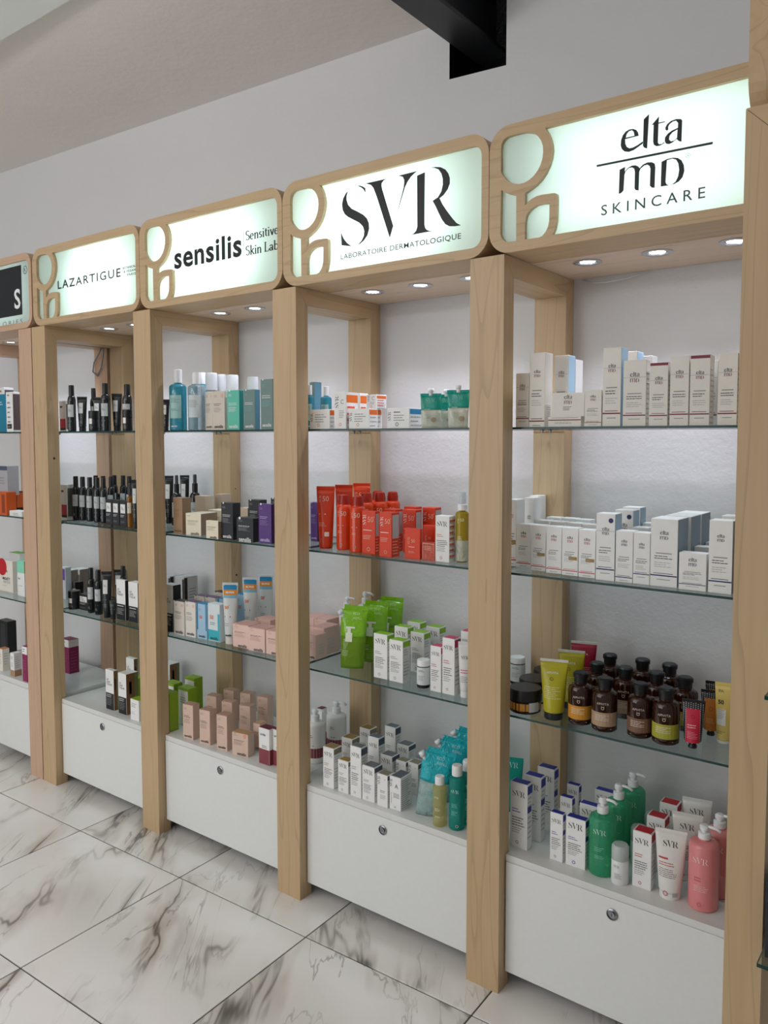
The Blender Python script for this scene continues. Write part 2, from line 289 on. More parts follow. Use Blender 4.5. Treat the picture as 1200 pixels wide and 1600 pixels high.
# floor of square marble-look tiles
def marble():
    m, nt, b = principled('marble_tile'); N = nt.nodes.new; L = nt.links.new
    tc = N('ShaderNodeTexCoord'); oi = N('ShaderNodeObjectInfo')
    mu = N('ShaderNodeMath'); mu.operation = 'MULTIPLY'; mu.inputs[1].default_value = 60; L(oi.outputs['Random'], mu.inputs[0])
    ad = N('ShaderNodeVectorMath'); ad.operation = 'ADD'; L(tc.outputs['Object'], ad.inputs[0]); L(mu.outputs[0], ad.inputs[1])
    def veins(rot, sx, sy, sc, width, dist, det, seed):
        mp = N('ShaderNodeMapping'); mp.vector_type = 'TEXTURE'; mp.inputs['Rotation'].default_value = (0, 0, rot); mp.inputs['Scale'].default_value = (1 / sx, 1 / sy, 1)
        mp.inputs['Location'].default_value = (seed, seed * .7, seed * 1.3)
        L(ad.outputs[0], mp.inputs[0])
        n = N('ShaderNodeTexNoise'); n.inputs['Scale'].default_value = sc; n.inputs['Detail'].default_value = det; n.inputs['Distortion'].default_value = dist
        n.inputs['Roughness'].default_value = 0.55
        L(mp.outputs[0], n.inputs['Vector'])
        s = N('ShaderNodeMath'); s.operation = 'SUBTRACT'; s.inputs[1].default_value = 0.5; L(n.outputs['Fac'], s.inputs[0])
        a = N('ShaderNodeMath'); a.operation = 'ABSOLUTE'; L(s.outputs[0], a.inputs[0])
        r = N('ShaderNodeMapRange'); r.inputs[1].default_value = 0; r.inputs[2].default_value = width; r.inputs[3].default_value = 1; r.inputs[4].default_value = 0
        r.interpolation_type = 'SMOOTHSTEP'
        L(a.outputs[0], r.inputs[0]); return r.outputs[0]
    v1 = veins(2.18, 0.75, 2.7, 0.95, 0.016, 0.5, 4, 3)
    v2 = veins(2.1, 0.8, 3.0, 1.6, 0.012, 0.6, 5, 11)
    v3 = veins(2.18, 0.75, 2.7, 0.95, 0.10, 0.5, 4, 3)
    nm = N('ShaderNodeTexNoise'); nm.inputs['Scale'].default_value = 2.4; nm.inputs['Detail'].default_value = 3; L(ad.outputs[0], nm.inputs['Vector'])
    mk = N('ShaderNodeMapRange'); mk.inputs[1].default_value = 0.42; mk.inputs[2].default_value = 0.62; L(nm.outputs['Fac'], mk.inputs[0])
    def mul(a, b2, k=1.0):
        q = N('ShaderNodeMath'); q.operation = 'MULTIPLY'; L(a, q.inputs[0])
        if b2 is None: q.inputs[1].default_value = k
        else: L(b2, q.inputs[1])
        return q.outputs[0]
    def mix(fac, a, col):
        x = N('ShaderNodeMix'); x.data_type = 'RGBA'; L(fac, x.inputs[0]); x.inputs[7].default_value = (*lin(col), 1)
        if isinstance(a, str): x.inputs[6].default_value = (*lin(a), 1)
        else: L(a, x.inputs[6])
        return x.outputs[2]
    c = mix(mul(mul(v3, mk.outputs[0]), None, 0.62), '#e9e7e4', '#a39686')
    c = mix(mul(mul(v1, mk.outputs[0]), None, 0.88), c, '#4d4945')
    c = mix(mul(mul(v2, mk.outputs[0]), None, 0.55), c, '#6d665f')
    L(c, b.inputs['Base Color']); b.inputs['Roughness'].default_value = 0.2; b.inputs['Coat Weight'].default_value = 0.15
    return m
floor = tag(link('floor', boxmesh('floor', WX0, WX1, -4.6, DEPTH, -.05, -.0035), plain('#4a4845', 0.8)), kind='structure')
tile_me = boxmesh('floor_tile', .0024, .599 - .0024, .0024, .599 - .0024, -.012, 0.0, 0.0008)
tile_me.materials.append(marble())
ta = 0.0297; ca, sa = math.cos(ta), math.sin(ta)
for i in range(-7, 8):
    for j in range(-4, 2):
        x = .5694 + ca * i * .599 - sa * j * .599; y = -.1705 + sa * i * .599 + ca * j * .599
        if x < -4.2 or x > 4.6 or y > .42: continue
        link('floor_tile', tile_me, None, floor, (x, y, 0), ta)

# steel roof beam that enters the pocket in the wall
bmt = plain('#303236', 0.38, 0.0)
t = tag(empty('steel_beam', (2.0, DEPTH, 2.9)), 'black steel beam running into a dark wall pocket', 'beam')
link('lower_flange', boxmesh('lower_flange', -.058, .062, -3.2, .15, 0, .014, .002), bmt, t)
link('web', boxmesh('web', -.008, .012, -3.2, .15, .014, .2), bmt, t)
link('upper_flange', boxmesh('upper_flange', -.058, .062, -3.2, .15, .2, .214, .002), bmt, t)

# ---------------------------------------------------------------- wooden portal frames
def miter_frame(name, x0, tint, label, skew=0.0):
    """front post, back post and top rail meeting in mitred corners; depth runs along local y"""
    t = tag(empty(name, (x0, 0, 0)), label, 'frame', 'maple portal frames of the shelving')
    c1, c2 = TINT[tint]
    def piece(nm, prof, axis):
        n = len(prof); vv = [(-skew * y, y, z) for y, z in prof] + [(PW - skew * y, y, z) for y, z in prof]
        ff = [list(range(n)), list(range(n, 2 * n))[::-1]] + [[i, n + i, n + (i + 1) % n, (i + 1) % n] for i in range(n)]
        return link(nm, mesh(nm, vv, ff), wood(axis, c1, c2), t)
    D = DEPTH - .003; g = 0.0005
    piece('front_post', [(0, 0), (PD, 0), (PD, HT - PD - g), (0, HT - g)], 'z')
    piece('back_post', [(D - PD, 0), (D, 0), (D, HT - g), (D - PD, HT - PD - g)], 'z')
    piece('top_rail', [(g, HT), (PD + g, HT - PD), (D - PD - g, HT - PD), (D - g, HT)], 'y')
    return t
flab = ['maple portal frame between leftmost bay and second-left bay, right of pair', 'maple portal frame between second-left bay and middle bay',
        'maple portal frame between middle bay and second-right bay', 'maple portal frame between second-right bay and rightmost bay', 'maple portal frame closing the rightmost bay at the corner']
FR = [miter_frame('shelf_frame', x, 'w', flab[i]) for i, x in enumerate(PX)]
miter_frame('shelf_frame', -.113, 'p', 'pinkish maple portal frame of leftmost bay, left of the pair', .045)
def drill(parent, y, z, r=.006):
    h = link('drill_hole', lathe('drill_hole', [(0, 0), (r, 0), (r * .8, .0006), (0, .0003)], 12), plain('#2a1d12', .8), parent, (PW - .0002, y, z)); h.rotation_euler = (0, PI / 2, 0)
drill(FR[0], .030, 1.487); drill(FR[1], DEPTH - .03, .985, .005); drill(FR[1], DEPTH - .03, 1.36, .003)
miter_frame('shelf_frame', -.86, 'p', 'pinkish maple portal frame on far side of leftmost bay')

# ---------------------------------------------------------------- sign boxes with soffit
acr = bpy.data.materials.new('opal_acrylic'); acr.use_nodes = True; nt = acr.node_tree; nt.nodes.clear()
o_ = nt.nodes.new('ShaderNodeOutputMaterial'); d_ = nt.nodes.new('ShaderNodeBsdfDiffuse'); t_ = nt.nodes.new('ShaderNodeBsdfTranslucent')
g_ = nt.nodes.new('ShaderNodeBsdfGlossy'); m1_ = nt.nodes.new('ShaderNodeMixShader'); m2_ = nt.nodes.new('ShaderNodeMixShader')
d_.inputs[0].default_value = (.74, .86, .84, 1); t_.inputs[0].default_value = (.87, .97, .95, 1); g_.inputs['Roughness'].default_value = .12
m1_.inputs[0].default_value = .6; m2_.inputs[0].default_value = .04
nt.links.new(d_.outputs[0], m1_.inputs[1]); nt.links.new(t_.outputs[0], m1_.inputs[2]); nt.links.new(m1_.outputs[0], m2_.inputs[1]); nt.links.new(g_.outputs[0], m2_.inputs[2]); nt.links.new(m2_.outputs[0], o_.inputs[0])
box_in = plain('#eef4f2', 0.6)
vinyl = plain('#0c1116', 0.4)
def rrect(x0, x1, z0, z1, r, n=7):
    p = []
    for cx, cy, a in ((x1 - r, z0 + r, -90), (x1 - r, z1 - r, 0), (x0 + r, z1 - r, 90), (x0 + r, z0 + r, 180)):
        p += [(cx + r * math.cos(math.radians(a + 90 * i / n)), cy + r * math.sin(math.radians(a + 90 * i / n))) for i in range(n + 1)]
    return p
SH = 0.333
def sign_box(x0, x1, label, lamps, tint='w', motif=True, power=1.0):
    W = x1 - x0 - .002
    t = tag(empty('sign_box', (x0 + .001, -.005, HT + .0005)), label, 'sign')
    c1, c2 = TINT[tint]
    wm = wood('x', c1, c2)
    outer = rrect(0, W, 0, SH, .06)
    rc = .03
    mr = TR['m']
    right = [(W - .0225 - rc + rc * math.cos(math.radians(a)), .027 + rc + rc * math.sin(math.radians(a))) for a in range(-90, 1, 15)] + \
            [(W - .0225 - rc + rc * math.cos(math.radians(a)), .301 - rc + rc * math.sin(math.radians(a))) for a in range(0, 91, 15)]
    if motif: holes = [mr['egg'], mr['bar'], mr['leaf'], [tuple(q) for q in mr['main']] + right]
    else: holes = [rrect(.0225, W - .0225, .027, .301, rc)]
    fv, ff = fill([outer] + holes, 0.006)
    link('fascia', mesh('fascia', [(x, .006 - z, y) for x, y, z in fv], ff), wm, t)
    # housing: rounded shell behind the fascia, closed at the back
    n = len(outer); inn = rrect(.010, W - .010, .010, SH - .010, .052)
    yb = .15; vv = []
    for lp, y in ((outer, .0121), (outer, yb), (inn, yb), (inn, .0121)): vv += [(x, y, z) for x, z in lp]
    hf = []
    for k in range(4):
        for i in range(n):
            j = (i + 1) % n; a = k * n; b = ((k + 1) % 4) * n; hf.append((a + i, a + j, b + j, b + i))
    link('housing', mesh('housing', vv, hf), wm, t)
    link('back_panel', mesh('back_panel', [(x, yb - .002, z) for x, z in inn], [list(range(n))]), box_in, t)
    pn = link('acrylic_panel', mesh('acrylic_panel', [(x, y, z) for y in (.0125, .0155) for x, z in inn], [list(range(n)), list(range(n, 2 * n))[::-1]]), acr, t)
    for lx, lz, sx, sz, pw in lamps:
        l = bpy.data.lights.new('sign_lamp', 'AREA'); l.shape = 'RECTANGLE'; l.size = sx; l.size_y = sz; l.energy = pw * power * .205; l.color = (.95, 1, .99)
        o = bpy.data.objects.new('sign_lamp', l); COL.objects.link(o); o.parent = t; o.location = (lx, .12, lz)
        o.rotation_euler = Vector((0, -1, 0)).to_track_quat('-Z', 'Y').to_euler()
    return t, pn, W
def put(parent, data, x0, z0, w=None, h=None, mat=None, name='lettering', y=.0118):
    """lettering on the acrylic: lower left corner, width and/or height"""
    v, f, asp = data
    if h is None: h = w / asp
    sx = h if w is None else w / asp
    vv = [(x0 + p[0] * sx, y, z0 + p[1] * h) for p in v]
    return link(name, mesh(name, vv, f), mat or vinyl, parent)
def rect(x0, x1, z0, z1): return ([(x0, z0), (x1, z0), (x1, z1), (x0, z1)], [(0, 1, 2, 3)], 1)
def flatrect(parent, x0, x1, z0, z1, mat, name, y=.0118):
    return link(name, mesh(name, [(x0, y, z0), (x1, y, z0), (x1, y, z1), (x0, y, z1)], [(0, 1, 2, 3)]), mat, parent)

# (lamp x, lamp z, size x, size z, power)
t, pn, W = sign_box(XS[3], XS[4], 'lit sign with black lettering split by a bar above rightmost bay', [(.42, .24, .5, .03, 4.2), (.42, .09, .5, .03, 4.2)])
ex0 = min(p[0] for q in TR['elt'] for p in q); ex1 = max(p[0] for q in TR['elt'] for p in q); ez0 = min(p[1] for q in TR['elt'] for p in q); ez1 = max(p[1] for q in TR['elt'] for p in q)
put(pn, ELTA, ex0, ez0, ex1 - ex0, ez1 - ez0)
mx0 = min(p[0] for q in TR['md'] for p in q); mx1 = max(p[0] for q in TR['md'] for p in q); mz0 = min(p[1] for q in TR['md'] for p in q); mz1 = max(p[1] for q in TR['md'] for p in q)
put(pn, MD, mx0, mz0, mx1 - mx0, mz1 - mz0)
put(pn, text('SKINCARE', .004, 1.55), .312, .0575, .2495, .0255, plain('#2a3a3c', .4))
rv, rf = fill([arc(0, 0, 1, 1, 0, 350, 24), arc(0, 0, .86, .86, 0, 350, 24)])
put(pn, norm([(p[0], p[1]) for p in rv], rf), .5155, .1555, .0105, .0105, plain('#7d8b8a', .4)); put(pn, text('R'), .5192, .1585, .0035, .0045, plain('#7d8b8a', .4))
t, pn, W = sign_box(XS[2], XS[3], 'lit sign with three huge black serif letters above second-right bay', [(.36, .165, .5, .2, 13)])
put(pn, SVR, .2396, .096, .4388, .1798)
put(pn, text('LABORATOIRE DERMATOLOGIQUE', .007, 1.08), .2391, .059, .4395, .0185)
t, pn, W = sign_box(XS[1], XS[2], 'lit sign with bold lowercase black lettering above the middle bay', [(.35, .165, .5, .2, 13)])
put(pn, text('sensilis', .028, 1.06), .194, .1315, .364, .083)
flatrect(pn, .5665, .5693, .1302, .2155, plain('#8b8f98', .4), 'divider')
put(pn, serif('Sensitive'), .578, .1815, .157, .0325); put(pn, serif('Skin Lab'), .5775, .1306, .157, .0335)
t, pn, W = sign_box(XS[0], XS[1], 'lit sign with thin spaced capital letters above the second-left bay', [(.47, .15, .36, .22, 11)])
put(pn, text('LAZARTIGUE', .018, 1.22), .181, .1452, .452, .0355)
gm = plain('#39434a', .4)
put(pn, text('BOTANICAL', .03, 1.1), .648, .1715, .083, .0095, gm); put(pn, text('& VEGAN', .03, 1.2), .653, .157, .078, .0095, gm); put(pn, text('PARIS', .03, 1.3), .676, .1425, .054, .0095, gm)
t, pn, W = sign_box(-.80, XS[0] - .008, 'pale lit sign with black block above the leftmost bay', [(.5, .165, .4, .2, 2.5)], 'p', False)
off = .80 + .0 - .001
flatrect(pn, off - .56, off - .086, .066, .287, plain('#14171c', .35), 'black_block', .0118)
wv = plain('#f2f4f4', .5)
put(pn, text('S', .02), off - .152, .0943, .053, .09, wv, 'lettering', .0112)
put(pn, text('ORIES', -.01, 1.5), off - .262, .027, .174, .0195, plain('#33393f', .4)); put(pn, text('R', .01), off - .0615, .2525, .012, .016, vinyl)
put(pn, norm([(p[0], p[1]) for p in rv], rf), off - .0715, .2425, .036, .036, vinyl)

# soffit boards and recessed downlights
ring_m = plain('#d8dbe0', .25, .8); led = plain('#f4f7ff', .5, emit=14.0)
BAYN = {4: 'rightmost bay', 3: 'second-right bay', 2: 'middle bay', 1: 'second-left bay', 0: 'leftmost bay'}
def downlight(x, y, bay, k, n):
    t = tag(empty('downlight', (x, y, HT + .001)), '%s of %d round recessed downlights in soffit of %s' % (ORD[k], n, BAYN[bay]), 'light', 'recessed downlights under the signs')
    link('trim_ring', lathe('trim_ring', [(.040, 0), (.041, -.003), (.036, -.0045), (.027, -.003), (.026, .0), (.026, .004)], 28), ring_m, t)
    link('lens', lathe('lens', [(0, -.0008), (.018, -.0008), (.024, .0006), (0, .0016)], 24), led, t)
    l = bpy.data.lights.new('downlight_lamp', 'SPOT'); l.energy = 8.0; l.spot_size = math.radians(96); l.spot_blend = .75; l.shadow_soft_size = .022; l.color = (.85, .86, 1.0) if bay > 1 else (.80, .86, 1.0)
    o = bpy.data.objects.new('downlight_lamp', l); COL.objects.link(o); o.parent = t; o.location = (0, 0, -.008)
ORD = ['first', 'second', 'third', 'fourth', 'fifth', 'sixth', 'seventh', 'eighth', 'ninth', 'tenth', 'eleventh', 'twelfth']
NUM = ['zero', 'one', 'two', 'three', 'four', 'five', 'six', 'seven', 'eight', 'nine', 'ten', 'eleven', 'twelve']
XL = [-.80] + XS
for b in range(5):
    x0, x1 = (XL[b], XL[b + 1])
    if b == 0: x1 -= .01
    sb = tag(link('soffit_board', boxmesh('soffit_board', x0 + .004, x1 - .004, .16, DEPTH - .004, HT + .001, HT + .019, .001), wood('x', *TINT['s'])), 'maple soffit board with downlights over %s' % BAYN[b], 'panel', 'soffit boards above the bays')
    bx = [-.86, 0, .7445, 1.5101, 2.2771][b]
    for k, dx in enumerate((.245, .441, .637)):
        downlight(bx + dx, .229, b, k, 3)

# ---------------------------------------------------------------- cabinets: carcass, deck, drawer front with lock
lac = plain('#e6e8e6', .28); lac2 = plain('#dfe0de', .3); chrome = plain('#9a9ca0', .25, 1.0); dark = plain('#1d1e20', .5)
def cabinet(x0, x1, xl, xr, zd, ydraw, zt, zb, label, knob=False, lip=True):
    """x0..x1 between the front posts, xl..xr the wider deck behind them"""
    t = tag(empty('drawer_cabinet', ((x0 + x1) / 2, 0, 0)), label, 'cabinet', 'white drawer cabinets under the shelves')
    ox = (x0 + x1) / 2
    yf, ym, yr, ye = .036, PD + .003, DEPTH - PD - .006, DEPTH - .006
    if not lip: ye = yr
    pts = [(x0, yf), (x1, yf), (x1, ym), (xr, ym), (xr, yr), (x1, yr), (x1, ye), (x0, ye), (x0, yr), (xl, yr), (xl, ym), (x0, ym)]
    dk = link('deck', prism('deck', [(a - ox, b) for a, b in pts], zt, zd), lac2, t)
    link('carcass', boxmesh('carcass', x0 + .004 - ox, x1 - .004 - ox, .058, ye - .004, zb + .02, zt), lac2, t)
    fr = link('drawer_front', boxmesh('drawer_front', x0 + .001 - ox, x1 - .001 - ox, ydraw, ydraw + .018, zb, zt - .001, .0012), lac, t)
    if not knob:
        lk = link('lock', lathe('lock', [(.0155, 0), (.0155, .003), (.0125, .0045), (.0115, .0015), (.0085, .0015), (.008, .005), (0, .005)], 24), chrome, fr)
        lk.rotation_euler = (PI / 2, 0, 0); lk.location = (0, ydraw, .335)
        kh = link('keyhole', boxmesh('keyhole', -.0007, .0007, ydraw - .0056, ydraw - .0049, .331, .339), dark, fr)
    else:
        lk = link('knob', lathe('knob', [(.006, 0), (.006, .012), (.012, .016), (.012, .022), (.008, .025), (0, .026)], 20), chrome, fr)
        lk.rotation_euler = (PI / 2, 0, 0); lk.location = (-.02, ydraw, .345)
for b in range(1, 5):
    xa = PX[b - 1] + PW; xb = PX[b]
    xl = PX[b - 1] + PW / 2 + .001; xr = PX[b] + PW / 2 - .001
    if b == 1: xl = .092
    cabinet(xa + .002, xb - .002, xl if b > 1 else xa + .002, xr, ZD, .0335, .376, .051, 'white lacquered drawer cabinet with round lock in ' + BAYN[b])
cabinet(-.753, -.116, -.81, .090, .41, .030, .385, .060, 'white drawer cabinet with chrome knob in leftmost bay', True, False)

# ---------------------------------------------------------------- glass shelves
gl = bpy.data.materials.new('shelf_glass'); gl.use_nodes = True; nt = gl.node_tree; nt.nodes.clear()
o_ = nt.nodes.new('ShaderNodeOutputMaterial'); tr = nt.nodes.new('ShaderNodeBsdfTransparent'); gs = nt.nodes.new('ShaderNodeBsdfGlossy'); fr = nt.nodes.new('ShaderNodeMath'); lw = nt.nodes.new('ShaderNodeLayerWeight'); pw = nt.nodes.new('ShaderNodeMath'); mx = nt.nodes.new('ShaderNodeMixShader')
tr.inputs[0].default_value = (.82, .88, .87, 1); gs.inputs['Roughness'].default_value = .03; lw.inputs[0].default_value = .5; pw.operation = 'POWER'; pw.inputs[1].default_value = 5; nt.links.new(lw.outputs['Facing'], pw.inputs[0])
fr.operation = 'MULTIPLY_ADD'; fr.inputs[1].default_value = .6; fr.inputs[2].default_value = .04; nt.links.new(pw.outputs[0], fr.inputs[0])
nt.links.new(fr.outputs[0], mx.inputs[0]); nt.links.new(tr.outputs[0], mx.inputs[1]); nt.links.new(gs.outputs[0], mx.inputs[2]); nt.links.new(mx.outputs[0], o_.inputs[0])
edge = plain('#0c3b36', .2)
def glass_shelf(x0, x1, y0, y1, z, label, pegs):
    me = boxmesh('pane', x0, x1, y0, y1, z - .006, z, 0)
    me.materials.append(gl); me.materials.append(edge)
    for p in me.polygons:
        if abs(p.normal.z) < .5: p.material_index = 1
    t = tag(empty('glass_shelf', ((x0 + x1) / 2, (y0 + y1) / 2, z - .006)), label, 'shelf', 'glass shelves of the display')
    o = link('pane', me, None, t, (-(x0 + x1) / 2, -(y0 + y1) / 2, -(z - .006)))
    for px, py in pegs:
        link('support_peg', lathe('support_peg', [(.004, -.008), (.004, -.001), (.007, -.001), (.007, 0)], 10), chrome, t, (px - (x0 + x1) / 2, py - (y0 + y1) / 2, 0))
SN = {'A': 'top', 'B': 'second', 'C': 'third'}
for b in range(0, 5):
    if b: x0, x1 = PX[b - 1] + PW / 2 + .0015, PX[b] + PW / 2 - .0015
    else: x0, x1 = -.81, .045
    if b == 1: x0 = .05
    for s, z in (('A', ZA), ('B', ZB), ('C', ZC)):
        glass_shelf(x0, x1, PD + .002, DEPTH - PD - .006, z, 'clear glass shelf with green edge, %s shelf of %s' % (SN[s], BAYN[b]),
                    [(x0 + .012, DEPTH - PD - .02), (x1 - .012, DEPTH - PD - .02), (x0 + .012, PD + .03), (x1 - .012, PD + .03)])

# ---------------------------------------------------------------- packaging: print helpers
PAL = {'white': '#f1f1ef', 'ivory': '#e6e2d9', 'cream': '#efe9df', 'ink': '#26282b', 'grey': '#8d8f90', 'lgrey': '#b9bbbb', 'maroon': '#7c1f33', 'navy': '#1f2a63', 'gold': '#a3874f',
       'blue': '#2433a0', 'red': '#c51f2c', 'orange': '#e9711f', 'vorange': '#dd3d17', 'coral': '#e4523a', 'lime': '#8ec32a', 'pink': '#c8365d', 'teal': '#17a193', 'steel': '#4d5a6b', 'pewter': '#8d8672',
       'ochre': '#96763d', 'sky': '#a9cbe2', 'black': '#15171a', 'charcoal': '#2c2e33', 'purple': '#5a3a80', 'mint': '#63c5ae', 'sage': '#738d89', 'beige': '#d9cec2', 'sand': '#c9b7a2', 'brownbox': '#a5876c',
       'creamy': '#ece3cb', 'blush': '#dcbfae', 'dblush': '#c39a86', 'rose': '#ecc9bd', 'drose': '#dba99d', 'wine': '#8a3f49', 'leaf': '#8fb21c', 'dleaf': '#6f8f12', 'olive': '#6d7447', 'aqua': '#3fb7c6',
       'sunblue': '#1e86b8', 'tan': '#b28a63', 'magenta': '#8c1f55', 'hairbrown': '#7a5334', 'silver': '#c8c9cc', 'mintlite': '#8fe0bf', 'tealbox': '#0f7f9f', 'peach': '#e8c9a8', 'amber': '#c98a2c', 'lilac': '#6b4fb0'}
def ink(c, r=.5): return plain(PAL.get(c, c), r)
class Print:
    """flat shapes in label coordinates (x across from the centre, z up from the base), one mesh for each colour and use"""
    def __init__(s): s.g = {}; s.n = 0
    def add(s, col, data, x0, z0, sx, sz, use='fine_print'):
        v, f = data[0], data[1]
        if use in ('colour_band', 'logo', 'emblem', 'print_line'): s.n += 1
        V, F = s.g.setdefault((use, col, s.n if use in ('colour_band', 'logo', 'emblem', 'print_line') else 0), ([], [])); o = len(V)
        V += [(x0 + p[0] * sx, z0 + p[1] * sz) for p in v]; F += [tuple(o + i for i in q) for q in f]
    def word(s, col, data, cx, cz, w, h=None):
        asp = data[2]; sz = h if h else w / asp
        s.add(col, data, cx - w / 2, cz - sz / 2, w / asp, sz, 'logo')
    def rect(s, col, x0, x1, z0, z1, use='colour_band', n=1):
        v = []; f = []
        for i in range(n + 1):
            x = x0 + (x1 - x0) * i / n; v += [(x, z0), (x, z1)]
            if i: f.append((2 * i - 2, 2 * i, 2 * i + 1, 2 * i - 1))
        s.add(col, (v, f), 0, 0, 1, 1, use)
    def lines(s, col, x0, x1, ztop, n, pitch, th, rnd=random):
        for k in range(n):
            z = ztop - k * pitch
            if z - th < .001: break
            if n == 1:
                s.rect(col, x0, x1, z - th, z, 'print_line'); break
            x = x0; end = x1 - rnd.random() * (x1 - x0) * .35
            while x < end - 1e-5:
                w = min(end - x, (x1 - x0) * (.10 + .16 * rnd.random()))
                s.rect(col, x, x + w * .86, z - th, z, 'fine_print'); x += w
    def ring(s, col, cx, cz, r, r2=None):
        n = 16; v = []; f = []; r2 = r * .72 if r2 is None else r2
        for i in range(n):
            a = 2 * PI * i / n; v += [(cx + r * math.cos(a), cz + r * math.sin(a)), (cx + r2 * math.cos(a), cz + r2 * math.sin(a))]
            j = (i + 1) % n; f.append((2 * i, 2 * j, 2 * j + 1, 2 * i + 1))
        s.add(col, (v, f), 0, 0, 1, 1, 'emblem')
    def out(s, parent, fn):
        for i, ((use, col, _), (V, F)) in enumerate(s.g.items()):
            k = .0003 if use == 'colour_band' else .0006
            m = mesh(use, [fn(x, z, k) for x, z in V], F)
            link(use, m, ink(col, .45), parent)
# ---------------------------------------------------------------- cartons
# style: look, body colour, lid colour (or None), front print, right-side print.  Positions are fractions of the face.
def svr_front(c2='grey', extra=()):
    return [('svr', .5, .83, .74, 'ink'), ('l', .60, 2, .12, .62, c2, .026), ('l', .47, 4, .12, .9, 'ink', .026), ('l', .31, 3, .12, .75, 'grey', .022), ('o', .42, .09, .085, c2)] + list(extra)
def svr_side(c, two=False): return [('b', .0, .96, .84, .97, c), ('l', .79, 3, .1, .8, 'lgrey', .04)] + ([('b', .0, .8, .56, .67, c)] if two else []) + [('l', .5, 5, .1, .85, 'lgrey', .05)]
def elta_front(line, lc='maroon', lz=.155, zc=.74, w=.55, gold=False, dot=False, bar=None):
    if bar is None: bar = line == 'maroon' and lz > .1 or dot
    f = [('elta', .5, zc, w * .72, 'ink', lc, bar), ('l', .50, 1, .2, .8, 'grey', .028), ('l', .455, 2, .15, .85, 'ink', .022), ('l', .36, 3, .15, .85, 'lgrey', .02), ('b', 0, 1, lz, lz + .018, line), ('l', lz + .045, 1, .12, .85, line, .018), ('l', lz - .045, 1, .25, .75, 'grey', .02)]
    if gold: f += [('b', .42, .95, .33, .40, 'gold')]
    if dot: f += [('d', .78, .9, .13, 'navy')]
    return f
def sens_front(col='ink', tc='grey', notch=None, sun=None, wide=False):
    f = [('t', 'sensilis', .5 if not wide else .6, .09, .72 if not wide else .55, col, .02), ('l', .9, 2, .12, .4, tc, .022), ('l', .68, 2, .12, .85, col, .026), ('l', .58, 5, .12, .8, tc, .018)]
    if notch: f += [('n', .2, notch)]
    if sun: f += [('o', .8, .88, .08, sun)]
    return f
